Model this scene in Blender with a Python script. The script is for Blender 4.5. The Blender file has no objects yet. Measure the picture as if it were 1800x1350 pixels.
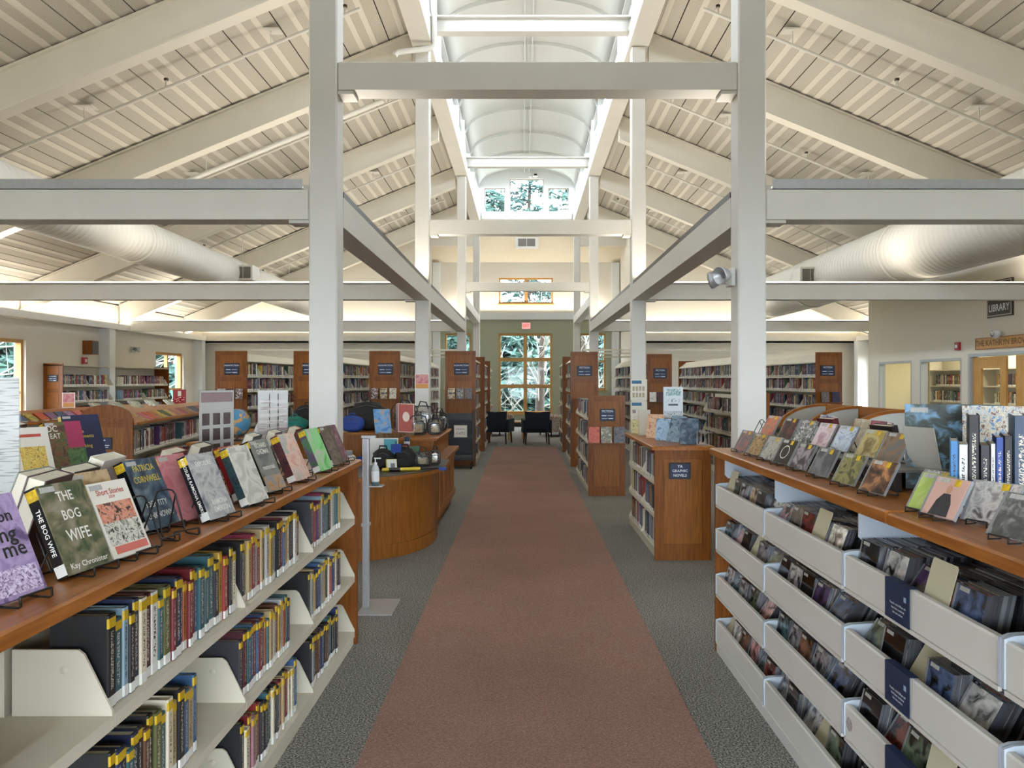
import bpy, math, random
from mathutils import Vector, Matrix

rnd = random.Random(11)
PI = math.pi
SC = bpy.context.scene
COL = SC.collection

# ------------------------------------------------------------------ camera
cam_d = bpy.data.cameras.new('camera')
cam = bpy.data.objects.new('camera', cam_d)
COL.objects.link(cam)
cam.location = (0, 0, 1.6)
cam.rotation_euler = (PI / 2, 0, 0)
cam_d.sensor_width = 36.0
cam_d.lens = 27.0
cam_d.shift_x = -20 / 1800
cam_d.shift_y = -5 / 1800
cam_d.clip_start = 0.02
cam_d.clip_end = 300
SC.camera = cam

# ------------------------------------------------------------------ world + exposure
W = bpy.data.worlds.new('overcast_sky')
SC.world = W
W.use_nodes = True
_bg = W.node_tree.nodes['Background']
_bg.inputs[0].default_value = (0.82, 0.90, 1.0, 1)
_bg.inputs[1].default_value = 7.8
SC.view_settings.view_transform = 'Standard'
SC.view_settings.look = 'None'
SC.view_settings.gamma = 1.0
SC.view_settings.use_curve_mapping = False
SC.view_settings.exposure = 1.45
try:
    SC.cycles.max_bounces = 6
    SC.cycles.diffuse_bounces = 4
    SC.cycles.glossy_bounces = 3
    SC.cycles.transmission_bounces = 4
    SC.cycles.transparent_max_bounces = 12
    SC.cycles.caustics_reflective = False
    SC.cycles.caustics_refractive = False
    SC.cycles.sample_clamp_indirect = 6.0
except Exception:
    pass

WARM = (1.0, 0.925, 0.80)

def area_light(name, loc, sx, sy, power, color=WARM, rot=(0, 0, 0), spread=PI):
    d = bpy.data.lights.new(name, 'AREA')
    d.shape = 'RECTANGLE'
    d.size = sx
    d.size_y = sy
    d.energy = power
    d.color = color
    d.spread = spread
    o = bpy.data.objects.new(name, d)
    COL.objects.link(o)
    o.location = loc
    o.rotation_euler = rot
    return o

UP = (PI, 0, 0)
# warm uplight strips; all but the added nearest row lie in the troughs on top of the side beams, the nave beams and the wall coves
FR = [5.97, 11.83, 19.3, 25.5]                 # frame depths
for _d, _p in ((0.3, 22), (FR[0], 38), (FR[1], 47), (FR[2], 52)):  # nearest row is added out of view for more light
    for _x0, _x1 in ((-9.8, -7.2), (-5.5, -1.9), (2.1, 5.5), (7.1, 7.9)):
        area_light('uplight', ((_x0 + _x1) / 2, _d + .11, 3.18), _x1 - _x0, .09, _p * (_x1 - _x0) / 8, rot=UP)
for _a, _b, _p in ((6.3, 11.7, 22), (12.2, 19.1, 28)):
    for _x in (-1.56, 1.78):
        area_light('uplight', (_x, (_a + _b) / 2, 3.17), .09, _b - _a, _p, rot=UP)
area_light('cove_light', (-6.7, 24.16, 3.12), 6.6, .1, 45, rot=UP)
area_light('cove_light', (7.0, 24.16, 3.12), 6.8, .1, 45, rot=UP)
area_light('cove_light', (-10.0, 11.5, 3.02), .1, 24, 80, rot=UP)
area_light('cove_light', (10.5, 20.8, 3.02), .1, 6, 30, rot=UP)
area_light('cove_light', (0.1, 26.7, 4.05), 5.6, .08, 25, rot=UP)
area_light('room_light', (9.5, 14.6, 2.55), 1.2, 4.0, 55, (1, .9, .68))

# ------------------------------------------------------------------ helpers
def lin(h):
    h = h.lstrip('#')
    r = []
    for i in (0, 2, 4):
        c = int(h[i:i + 2], 16) / 255
        r.append(c / 12.92 if c <= .04045 else ((c + .055) / 1.055) ** 2.4)
    return (r[0], r[1], r[2], 1.0)

MATS = {}

def mat(name, color, rough=.6, metal=0.0, var=0.0, vscale=8.0, bump=0.0, bscale=200.0, spec=.5, stretch=None, dark=None, coat=0.0):
    """plain surface; var mixes a darker tone in by noise, bump gives fine relief"""
    if name in MATS:
        return MATS[name]
    m = bpy.data.materials.new(name)
    m.use_nodes = True
    nt = m.node_tree
    b = nt.nodes['Principled BSDF']
    c = lin(color) if isinstance(color, str) else color
    b.inputs['Base Color'].default_value = c
    b.inputs['Roughness'].default_value = rough
    b.inputs['Metallic'].default_value = metal
    b.inputs['Specular IOR Level'].default_value = spec
    if coat:
        b.inputs['Coat Weight'].default_value = coat
        b.inputs['Coat Roughness'].default_value = .12
    if var or bump:
        tc = nt.nodes.new('ShaderNodeTexCoord')
        mp = nt.nodes.new('ShaderNodeMapping')
        nt.links.new(tc.outputs['Object'], mp.inputs[0])
        if stretch:
            mp.inputs['Scale'].default_value = stretch
        src = mp.outputs[0]
    if var:
        n = nt.nodes.new('ShaderNodeTexNoise')
        n.inputs['Scale'].default_value = vscale
        n.inputs['Detail'].default_value = 4
        nt.links.new(src, n.inputs['Vector'])
        r = nt.nodes.new('ShaderNodeValToRGB')
        r.color_ramp.elements[0].position = .32
        r.color_ramp.elements[1].position = .68
        d = lin(dark) if dark else tuple(x * (1 - var) for x in c[:3]) + (1,)
        r.color_ramp.elements[0].color = d
        r.color_ramp.elements[1].color = c
        nt.links.new(n.outputs[0], r.inputs[0])
        nt.links.new(r.outputs[0], b.inputs['Base Color'])
    if bump:
        n2 = nt.nodes.new('ShaderNodeTexNoise')
        n2.inputs['Scale'].default_value = bscale
        nt.links.new(src, n2.inputs['Vector'])
        bp = nt.nodes.new('ShaderNodeBump')
        bp.inputs['Strength'].default_value = bump
        bp.inputs['Distance'].default_value = .01
        nt.links.new(n2.outputs[0], bp.inputs['Height'])
        nt.links.new(bp.outputs[0], b.inputs['Normal'])
    MATS[name] = m
    return m

def wood(name, c1, c2, axis='z', rough=.38, scale=7.0):
    if name in MATS:
        return MATS[name]
    s = {'z': (9, 9, .7), 'y': (9, .7, 9), 'x': (.7, 9, 9)}[axis]
    m = mat(name, c1, rough, var=.3, vscale=scale, stretch=s, dark=c2, coat=.03, spec=.22)
    return m

def art(name, c1, c2, c3, scale=9.0, rough=.36, seed=0.0):
    """printed cover art: three colours in cloudy patches under a plastic jacket"""
    if name in MATS:
        return MATS[name]
    m = bpy.data.materials.new(name)
    m.use_nodes = True
    nt = m.node_tree
    b = nt.nodes['Principled BSDF']
    tc = nt.nodes.new('ShaderNodeTexCoord')
    mp = nt.nodes.new('ShaderNodeMapping')
    mp.inputs['Location'].default_value = (seed, seed * 1.7, seed * .6)
    n = nt.nodes.new('ShaderNodeTexNoise')
    n.inputs['Scale'].default_value = scale * 2.0
    n.inputs['Detail'].default_value = 7
    n.inputs['Distortion'].default_value = 1.1
    r = nt.nodes.new('ShaderNodeValToRGB')
    e = r.color_ramp.elements
    e[0].position, e[0].color = .36, lin(c1)
    e[1].position, e[1].color = .64, lin(c3)
    k = e.new(.5)
    k.color = lin(c2)
    nt.links.new(tc.outputs['Object'], mp.inputs[0])
    nt.links.new(mp.outputs[0], n.inputs['Vector'])
    nt.links.new(n.outputs[0], r.inputs[0])
    nt.links.new(r.outputs[0], b.inputs['Base Color'])
    b.inputs['Roughness'].default_value = rough
    MATS[name] = m
    return m

def glass(name, tint=(.95, .96, .96), gloss=.012, rough=.02):
    if name in MATS:
        return MATS[name]
    m = bpy.data.materials.new(name)
    m.use_nodes = True
    nt = m.node_tree
    nt.nodes.remove(nt.nodes['Principled BSDF'])
    o = nt.nodes['Material Output']
    t = nt.nodes.new('ShaderNodeBsdfTransparent')
    t.inputs[0].default_value = (*tint, 1)
    g = nt.nodes.new('ShaderNodeBsdfGlossy')
    g.inputs['Roughness'].default_value = rough
    mx = nt.nodes.new('ShaderNodeMixShader')
    mx.inputs[0].default_value = gloss
    nt.links.new(t.outputs[0], mx.inputs[1])
    nt.links.new(g.outputs[0], mx.inputs[2])
    nt.links.new(mx.outputs[0], o.inputs[0])
    MATS[name] = m
    return m

class MB:
    def __init__(s):
        s.v, s.f, s.m, s.s = [], [], [], []

    def add(s, vs, fs, m=0, smooth=False):
        k = len(s.v)
        s.v.extend(vs)
        for f in fs:
            s.f.append(tuple(i + k for i in f))
            s.m.append(m)
            s.s.append(smooth)
        return s

    def box(s, x0, x1, y0, y1, z0, z1, m=0):
        return s.add([(x0, y0, z0), (x1, y0, z0), (x1, y1, z0), (x0, y1, z0), (x0, y0, z1), (x1, y0, z1), (x1, y1, z1), (x0, y1, z1)],
                     [(3, 2, 1, 0), (4, 5, 6, 7), (0, 1, 5, 4), (1, 2, 6, 5), (2, 3, 7, 6), (3, 0, 4, 7)], m)

    def rbox(s, x0, x1, y0, y1, z0, z1, c, m=0):
        """box with its four upright edges and top rim chamfered by c"""
        p = [(x0 + c, y0), (x1 - c, y0), (x1, y0 + c), (x1, y1 - c), (x1 - c, y1), (x0 + c, y1), (x0, y1 - c), (x0, y0 + c)]
        cx, cy = (x0 + x1) / 2, (y0 + y1) / 2
        kx, ky = 1 - c / max(x1 - cx, 1e-6), 1 - c / max(y1 - cy, 1e-6)
        q = [(cx + (a - cx) * kx, cy + (b - cy) * ky) for a, b in p]
        vs = [(a, b, z0) for a, b in p] + [(a, b, z1 - c) for a, b in p] + [(a, b, z1) for a, b in q]
        fs = [tuple(range(7, -1, -1)), tuple(range(16, 24))]
        for k in (0, 8):
            for i in range(8):
                j = (i + 1) % 8
                fs.append((k + i, k + j, k + 8 + j, k + 8 + i))
        return s.add(vs, fs, m)

    def prism(s, pts, ax, a, b, m=0, smooth=False):
        def P(u, v, w):
            return {'x': (w, u, v), 'y': (u, w, v), 'z': (u, v, w)}[ax]
        n = len(pts)
        vs = [P(u, v, a) for u, v in pts] + [P(u, v, b) for u, v in pts]
        fs = [tuple(range(n - 1, -1, -1)), tuple(range(n, 2 * n))]
        s.add(vs, fs, m)
        s.add(vs, [(i, (i + 1) % n, n + (i + 1) % n, n + i) for i in range(n)], m, smooth)
        return s

    def tube(s, pts, r, n=6, m=0, closed=False, smooth=True):
        P = [Vector(p) for p in pts]
        R = r if isinstance(r, (list, tuple)) else [r] * len(P)
        k0 = len(s.v)
        vs = []
        L = len(P)
        up = None
        for i in range(L):
            if closed:
                t = (P[(i + 1) % L] - P[i - 1])
            else:
                t = P[min(i + 1, L - 1)] - P[max(i - 1, 0)]
            t = t.normalized() if t.length > 1e-9 else Vector((0, 0, 1))
            if up is None:
                up = Vector((0, 0, 1)) if abs(t.z) < .9 else Vector((1, 0, 0))
            a = t.cross(up)
            if a.length < 1e-6:
                a = t.cross(Vector((0, 1, 0)))
            a.normalize()
            b = a.cross(t).normalized()
            up = b
            for j in range(n):
                th = 2 * PI * j / n
                vs.append(tuple(P[i] + (a * math.cos(th) + b * math.sin(th)) * R[i]))
        fs = []
        for i in range(L if closed else L - 1):
            i2 = (i + 1) % L
            for j in range(n):
                j2 = (j + 1) % n
                fs.append((i * n + j, i * n + j2, i2 * n + j2, i2 * n + j))
        s.add(vs, fs, m, smooth)
        if not closed:
            s.add([vs[j] for j in range(n)], [tuple(range(n - 1, -1, -1))], m)
            s.add([vs[(L - 1) * n + j] for j in range(n)], [tuple(range(n))], m)
        return s

    def lathe(s, prof, c=(0, 0, 0), n=16, m=0, smooth=True, a0=0.0, a1=2 * PI):
        full = abs(a1 - a0 - 2 * PI) < 1e-6
        N = n if full else n + 1
        vs = []
        for r, z in prof:
            for j in range(N):
                th = a0 + (a1 - a0) * j / n
                vs.append((c[0] + r * math.cos(th), c[1] + r * math.sin(th), c[2] + z))
        fs = []
        for i in range(len(prof) - 1):
            for j in range(n):
                j2 = (j + 1) % N
                fs.append((i * N + j, i * N + j2, (i + 1) * N + j2, (i + 1) * N + j))
        return s.add(vs, fs, m, smooth)

    def blob(s, c, r, nz=.06, seed=0, nu=18, nv=11, m=0, p=2.6):
        """soft bag-like lump: a rounded superellipsoid with dents"""
        q = random.Random(seed)
        ph = [(q.uniform(0, 6.3), q.uniform(0, 6.3), q.randint(2, 5), q.randint(1, 4)) for _ in range(5)]
        def sg(x):
            return math.copysign(abs(x) ** (2 / p), x)
        vs = []
        for i in range(nv + 1):
            v = -PI / 2 + PI * i / nv
            for j in range(nu):
                u = 2 * PI * j / nu
                k = 1 + nz * sum(math.sin(a * u + e) * math.cos(b * v * 2 + f) for e, f, a, b in ph) / 2
                vs.append((c[0] + r[0] * k * sg(math.cos(v)) * sg(math.cos(u)), c[1] + r[1] * k * sg(math.cos(v)) * sg(math.sin(u)),
                           c[2] + r[2] * (k if v > 0 else 1) * sg(math.sin(v))))
        fs = [(i * nu + j, i * nu + (j + 1) % nu, (i + 1) * nu + (j + 1) % nu, (i + 1) * nu + j) for i in range(nv) for j in range(nu)]
        return s.add(vs, fs, m, True)

    def mesh(s, name, mats, origin=(0, 0, 0)):
        me = bpy.data.meshes.new(name)
        ox, oy, oz = origin
        me.from_pydata([(x - ox, y - oy, z - oz) for x, y, z in s.v], [], s.f)
        for q in mats if isinstance(mats, (list, tuple)) else [mats]:
            me.materials.append(q)
        me.polygons.foreach_set('material_index', s.m)
        me.polygons.foreach_set('use_smooth', s.s)
        me.update()
        return me

    def base(s):
        xs = [v[0] for v in s.v]
        ys = [v[1] for v in s.v]
        return ((min(xs) + max(xs)) / 2, (min(ys) + max(ys)) / 2, min(v[2] for v in s.v))

def put(name, me, parent=None, loc=(0, 0, 0), rot=(0, 0, 0), scale=(1, 1, 1)):
    o = bpy.data.objects.new(name, me)
    COL.objects.link(o)
    o.parent = parent
    o.location = loc
    o.rotation_euler = rot
    o.scale = scale
    return o

def tag(o, label=None, cat=None, group=None, kind=None):
    if label:
        o['label'] = label
    if cat:
        o['category'] = cat
    if group:
        o['group'] = group
    if kind:
        o['kind'] = kind
    return o

def thing(name, label, cat, loc=(0, 0, 0), rz=0.0, group=None):
    o = bpy.data.objects.new(name, None)
    o.empty_display_size = .1
    COL.objects.link(o)
    o.location = loc
    o.rotation_euler = (0, 0, rz)
    return tag(o, label, cat, group)

def solo(mb, name, mats, label, cat, group=None):
    """one-mesh thing given in world coordinates; origin at its base"""
    b = mb.base()
    return tag(put(name, mb.mesh(name, mats, b), loc=b), label, cat, group)

def part(mb, name, mats, parent, off=(0, 0, 0)):
    """part of a thing; mb in the frame of the thing minus off"""
    return put(name, mb.mesh(name, mats), parent, off)

def wpart(mb, name, mats, parent):
    """part given in world coordinates under an unrotated thing"""
    q = parent.location
    if parent.parent:
        q = q + parent.parent.location
    return put(name, mb.mesh(name, mats, tuple(q)), parent)

def struct(mb, name, mats, parent=None):
    b = mb.base() if parent is None else tuple(parent.location)
    o = put(name, mb.mesh(name, mats, b), parent, loc=b if parent is None else (0, 0, 0))
    if parent is None:
        o['kind'] = 'structure'
    return o

# lettering: all strings are turned into meshes in one go while the scene is still small
STRINGS = ['NON-FICTION', 'FICTION', 'YA', 'GRAPHIC', 'NOVELS', 'EXIT', 'NEWBURY', 'LIBRARY', 'THE KATHRYN BROWN ROOM', 'THE', 'BOG', 'WIFE',
           'Kay Chronister', 'Short Stories', '2024', 'PATRICIA', 'CORNWELL', 'IDENTITY', 'UNKNOWN', 'EXPOSURE', 'RAMONA', 'EMERSON', 'RICHARD',
           'CHIZMAR', 'memorials', 'The', 'Elements', 'of', 'Baking', 'ing', 'me', 'ion', 'DC', 'EAT', 'THE BOG WIFE', 'KAY CHRONISTER', 'EXPOSURE RAMONA EMERSON',
           'STAD', 'DANEBA', 'EDDIE WEAVERS', 'RED RIDE STORY', 'BIOGRAPHIES', 'Popular, rock & Blues cds', 'have been combined', 'into one section', 'FREE BOOKS', 'GRAPHIC NOVELS', 'DOO WOP', 'NIEL']
TXT = {}
_tmp = []
for _s in STRINGS:
    _c = bpy.data.curves.new('t', 'FONT')
    _c.body = _s
    _c.size = 1.0
    _c.align_x = 'CENTER'
    _c.align_y = 'CENTER'
    _c.resolution_u = 2
    _c.extrude = .01
    _c.offset = .012
    _o = bpy.data.objects.new('t', _c)
    COL.objects.link(_o)
    _tmp.append((_s, _o, _c))
_dg = bpy.context.evaluated_depsgraph_get()
for _s, _o, _c in _tmp:
    TXT[_s] = bpy.data.meshes.new_from_object(_o.evaluated_get(_dg))
for _s, _o, _c in _tmp:
    bpy.data.objects.remove(_o)
    bpy.data.curves.remove(_c)
_tm = {}

def text(s, size, m, parent, loc, rot=(PI / 2, 0, 0), name='lettering', sx=1.0):
    k = (s, m.name)
    if k not in _tm:
        me = TXT[s].copy()
        me.materials.clear()
        me.materials.append(m)
        _tm[k] = me
    return put(name, _tm[k], parent, loc, rot, (size * sx, size, size * .2))

ORD = ['zeroth', 'first', 'second', 'third', 'fourth', 'fifth', 'sixth', 'seventh', 'eighth', 'ninth', 'tenth', 'eleventh', 'twelfth', 'thirteenth', 'fourteenth',
       'fifteenth', 'sixteenth', 'seventeenth', 'eighteenth', 'nineteenth', 'twentieth']

def ordw(n):
    if n <= 20:
        return ORD[n]
    t = {2: 'twenty', 3: 'thirty', 4: 'forty', 5: 'fifty'}[n // 10]
    if n % 10 == 0:
        return t[:-1] + 'ieth'
    return t + '-' + ORD[n % 10]

# ------------------------------------------------------------------ shared materials
M_COL = mat('white_steel_paint', '#cfcdc6', .45, var=.04, vscale=3)
M_BEAM = mat('cream_steel_paint', '#d1cec5', .5, var=.04, vscale=3)
M_RAFT = mat('rafter_paint', '#d4cfc2', .55, var=.04, vscale=2)
M_WALL = mat('cream_wall_paint', '#d3cdbf', .85, bump=.05, bscale=120)
M_WHITE = mat('white_wall_paint', '#d4d6d3', .8, bump=.04, bscale=120)
M_GREEN = mat('sage_wall_paint', '#9a9d86', .85, bump=.05, bscale=120)
M_DARKGAP = mat('dark_gap', '#2a2622', .9)
M_RIB = mat('deck_rib_paint', '#cdc7ba', .6)
M_VAULT = mat('vault_white', '#d2d4d1', .8)
M_WIN = wood('window_wood', '#c49a5e', '#a87d45', 'z', .45)
M_GLASS = glass('window_glass')
M_ALU = mat('brushed_metal', '#b9bbbd', .38, .45, var=.08, vscale=30)
M_BLACK = mat('black_metal', '#141414', .4)
M_SHELF = mat('ivory_steel', '#cfc9b6', .45, bump=.03, bscale=500)
M_BIN = mat('white_bin_steel', '#d3d1cb', .4)
M_BRK = mat('pale_blue_steel', '#b9c3cd', .45)
M_WOOD = wood('cherry_panel', '#864f1c', '#6a3a11', 'z')
M_WOODX = wood('cherry_panel_inset', '#915a22', '#784716', 'z')
M_WTOP = wood('cherry_top', '#a86a30', '#8a5222', 'y', .3)
M_WTOPX = wood('cherry_top_cross', '#a06428', '#844e1c', 'x', .3)
M_MAPLE = wood('maple_door', '#c99c5e', '#b58648', 'z', .4)
M_NAVY = mat('navy_plaque', '#16294a', .5)
M_PLQ = mat('plaque_frame', '#101317', .5)
M_LET = mat('white_lettering', '#d8dde2', .6)
M_PAPER = mat('paper_white', '#e2e0da', .8, spec=.2)
M_PAGES = mat('page_block', '#d9d2bf', .9, var=.15, vscale=3, stretch=(60, 1, 1))
M_YEL = mat('yellow_sticker', '#e5bf1c', .5, var=.25, vscale=60, dark='#a98a14')
M_SLAB = mat('spine_label_white', '#dcdcd6', .6)
M_BAR = mat('barcode_label', '#c9c8c4', .6, var=.3, vscale=40, stretch=(30, 1, 1), dark='#8f8e8a')
M_GCARD = mat('divider_card', '#cfc9ac', .6)
M_NAVYF = mat('navy_upholstery', '#18222f', .85, bump=.1, bscale=400)
M_DKWOOD = wood('dark_chair_wood', '#3b2417', '#2a180f', 'z', .4)
M_LAMP = bpy.data.materials.new('lamp_tube')
M_LAMP.use_nodes = True
_b = M_LAMP.node_tree.nodes['Principled BSDF']
_b.inputs['Emission Color'].default_value = (1, .9, .72, 1)
_b.inputs['Emission Strength'].default_value = 1.2

def perforated(name):
    m = mat(name, '#a79f8e', .75)
    nt = m.node_tree
    b = nt.nodes['Principled BSDF']
    tc = nt.nodes.new('ShaderNodeTexCoord')
    v = nt.nodes.new('ShaderNodeTexVoronoi')
    v.inputs['Scale'].default_value = 45
    v.inputs['Randomness'].default_value = .15
    r = nt.nodes.new('ShaderNodeValToRGB')
    r.color_ramp.elements[0].position = .28
    r.color_ramp.elements[0].color = lin('#9c968a')
    r.color_ramp.elements[1].position = .36
    r.color_ramp.elements[1].color = lin('#bab4a7')
    nt.links.new(tc.outputs['Object'], v.inputs['Vector'])
    nt.links.new(v.outputs['Distance'], r.inputs[0])
    nt.links.new(r.outputs[0], b.inputs['Base Color'])
    return m
M_PERF = perforated('perforated_deck')

def carpet(name, c1, c2, c3, lo=.43, hi=.57):
    m = bpy.data.materials.new(name)
    m.use_nodes = True
    nt = m.node_tree
    b = nt.nodes['Principled BSDF']
    b.inputs['Roughness'].default_value = .95
    b.inputs['Specular IOR Level'].default_value = .15
    tc = nt.nodes.new('ShaderNodeTexCoord')
    n = nt.nodes.new('ShaderNodeTexNoise')
    n.inputs['Scale'].default_value = 120
    n.inputs['Detail'].default_value = 8
    n.inputs['Roughness'].default_value = .75
    n2 = nt.nodes.new('ShaderNodeTexNoise')
    n2.inputs['Scale'].default_value = 1.3
    n2.inputs['Detail'].default_value = 5
    r = nt.nodes.new('ShaderNodeValToRGB')
    e = r.color_ramp.elements
    e[0].position, e[0].color = lo, lin(c1)
    e[1].position, e[1].color = hi, lin(c3)
    k = e.new(.5)
    k.color = lin(c2)
    hs = nt.nodes.new('ShaderNodeMixRGB')
    hs.blend_type = 'MULTIPLY'
    hs.inputs[0].default_value = .35
    bp = nt.nodes.new('ShaderNodeBump')
    bp.inputs['Strength'].default_value = .5
    bp.inputs['Distance'].default_value = .004
    L = nt.links.new
    L(tc.outputs['Object'], n.inputs['Vector'])
    L(tc.outputs['Object'], n2.inputs['Vector'])
    L(n.outputs[0], r.inputs[0])
    L(r.outputs[0], hs.inputs[1])
    L(n2.outputs[0], hs.inputs[2])
    L(hs.outputs[0], b.inputs['Base Color'])
    L(n.outputs[0], bp.inputs['Height'])
    L(bp.outputs[0], b.inputs['Normal'])
    MATS[name] = m
    return m
M_GREY = carpet('charcoal_loop_carpet', '#434442', '#82817d', '#c6c3bc')
M_RUN = carpet('russet_carpet', '#8f6a5e', '#a88679', '#c0a298', .36, .64)
# ================================================================== STRUCTURE
XL0, XL1, XR0, XR1 = -1.67, -1.45, 1.67, 1.89      # nave columns
CX = .11                                           # nave centre line
WL, WR = -10.2, 10.7                               # outer walls
D0, DG, DB = -5.0, 24.4, 27.0                      # rear wall, gable wall, bay end wall
SL = .41

def zdeck(x):
    return 7.1 - SL * (abs(x - CX) - 1.56)

# floor and runner
struct(MB().box(WL - .3, WR + .3, D0, DB, -.2, 0), 'floor', M_GREY)
tag(put('carpet_runner', MB().box(-.695, .80, D0 + .5, 18.7, 0, .006).mesh('carpet_runner', M_RUN)), 'long russet carpet runner down the middle of the aisle', 'carpet')

def rects(a0, a1, z0, z1, holes):
    A = sorted({a0, a1, *[h[0] for h in holes], *[h[1] for h in holes]})
    Z = sorted({z0, z1, *[h[2] for h in holes], *[h[3] for h in holes]})
    out = []
    for i in range(len(A) - 1):
        run = None
        for j in range(len(Z) - 1):
            cx, cz = (A[i] + A[i + 1]) / 2, (Z[j] + Z[j + 1]) / 2
            if any(h[0] < cx < h[1] and h[2] < cz < h[3] for h in holes):
                run = None
                continue
            if run:
                run[3] = Z[j + 1]
            else:
                run = [A[i], A[i + 1], Z[j], Z[j + 1]]
                out.append(run)
    return out

NWIN = [0]

def window(ax, pos, a0, a1, z0, z1, ncol, nrow, m=M_WIN, fr=.07, mul=.06, dep=.12, sgn=1, rowz=None, sill=True):
    """framed glazed window; ax = axis of the wall normal, pos = inner face of the wall"""
    NWIN[0] += 1
    def bx(b, u0, u1, w0, w1, zz0, zz1):
        if ax == 'y':
            b.box(u0, u1, w0, w1, zz0, zz1)
        else:
            b.box(w0, w1, u0, u1, zz0, zz1)
    p0, p1 = sorted((pos + sgn * .06, pos + sgn * (.06 + dep)))
    f = MB()
    bx(f, a0, a0 + fr, p0, p1, z0, z1)
    bx(f, a1 - fr, a1, p0, p1, z0, z1)
    bx(f, a0 + fr, a1 - fr, p0, p1, z1 - fr, z1)
    bx(f, a0 + fr, a1 - fr, p0, p1, z0, z0 + fr)
    w = struct(f, 'window_%d' % NWIN[0], m)
    us = [a0 + (a1 - a0) * k / ncol for k in range(ncol + 1)]
    zs = rowz or [z0 + (z1 - z0) * k / nrow for k in range(nrow + 1)]
    for u in us[1:-1]:
        b = MB()
        bx(b, u - mul / 2, u + mul / 2, p0 + .01, p1 - .01, z0 + fr, z1 - fr)
        struct(b, 'mullion', m, w)
    for z in zs[1:-1]:
        b = MB()
        bx(b, a0 + fr, a1 - fr, p0 + .012, p1 - .012, z - mul / 2, z + mul / 2)
        struct(b, 'transom', m, w)
    for i in range(ncol):
        for j in range(len(zs) - 1):
            b = MB()
            bx(b, us[i] + .02, us[i + 1] - .02, (p0 + p1) / 2 - .004, (p0 + p1) / 2 + .004, zs[j] + .02, zs[j + 1] - .02)
            struct(b, 'pane', M_GLASS, w)
    if sill:
        b = MB()
        q0, q1 = sorted((pos - sgn * .05, pos + sgn * .07))
        bx(b, a0 - .04, a1 + .04, q0, q1, z0 - .04, z0)
        struct(b, 'sill', m, w)
    return w

# ---- side walls
lw = [(12.9, 15.75, .75, 2.45), (21.3, 23.05, .75, 2.42), (2.0, 4.0, .75, 2.45), (7.5, 9.5, .75, 2.45)]
b = MB()
for a0, a1, z0, z1 in rects(D0, DG + .2, 0, 3.5, lw):
    b.box(WL - .25, WL, a0, a1, z0, z1)
struct(b, 'wall_left', M_WALL)
for k, (a0, a1, z0, z1) in enumerate(lw):
    window('x', WL, a0, a1, z0, z1, 2, 1, sgn=-1, rowz=[z0, z0 + .62, z1], mul=.05)
rw = [(19.2, 23.6, .75, 2.45), (1.0, 4.0, .75, 2.45), (5.5, 8.5, .75, 2.45)]
b = MB()
for a0, a1, z0, z1 in rects(D0, DG + .2, 0, 3.5, rw):
    b.box(WR, WR + .25, a0, a1, z0, z1)
struct(b, 'wall_right', M_WALL)
for k, (a0, a1, z0, z1) in enumerate(rw):
    window('x', WR, a0, a1, z0, z1, 3, 1, sgn=1)
# rear wall behind the viewer with the glazed entrance
rear = [(-5.4, 5.6, .1, 2.75)]
b = MB()
for a0, a1, z0, z1 in rects(WL - .25, WR + .25, 0, 8.9, rear):
    b.box(a0, a1, D0 - .25, D0, z0, z1)
struct(b, 'wall_rear', M_WALL)
window('y', D0, -5.4, 5.6, .1, 2.75, 8, 1, sgn=-1, sill=False)
# far gable walls either side of the bay
BL, BR = -3.2, 3.4
for nm, xa, xb in (('wall_gable_left', WL, BL), ('wall_gable_right', BR, WR)):
    b = MB()
    b.prism([(xa, 0), (xb, 0), (xb, zdeck(xb) + .05), (xa, zdeck(xa) + .05)], 'y', DG, DG + .2)
    struct(b, nm, M_WALL)
# eave beam with cove ledge on the gable walls
for xa, xb, nm in ((WL, BL, 'left'), (BR, WR, 'right')):
    t = MB().box(xa, xb, DG - .36, DG, 2.80, 2.86).box(xa, xb, DG - .36, DG - .33, 2.80, 3.02)
    struct(t, 'trim_%d' % (1 if nm == 'left' else 2), M_BEAM)
# cove ledges on the side walls
struct(MB().box(WL, WL + .3, D0, DG - .4, 2.86, 2.92).box(WL + .27, WL + .3, D0, DG - .4, 2.92, 3.0), 'trim_3', M_BEAM)
struct(MB().box(WR - .3, WR, 17.95, DG - .4, 2.86, 2.92).box(WR - .3, WR - .27, 17.95, DG - .4, 2.92, 3.0), 'trim_4', M_BEAM)
for x0, x1, y0, lab in ((WL + .001, WL + .26, 18.45, 'left wall between the two wall bookcases'), (WL + .001, WL + .26, 23.75, 'left wall in the far corner'),
                        (WR - .36, WR - .001, 23.75, 'right wall in the far corner')):
    solo(MB().box(x0, x1, y0, y0 + .26, 0, 2.86), 'pilaster', M_WHITE, 'white steel pilaster on the ' + lab, 'pilaster')

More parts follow.
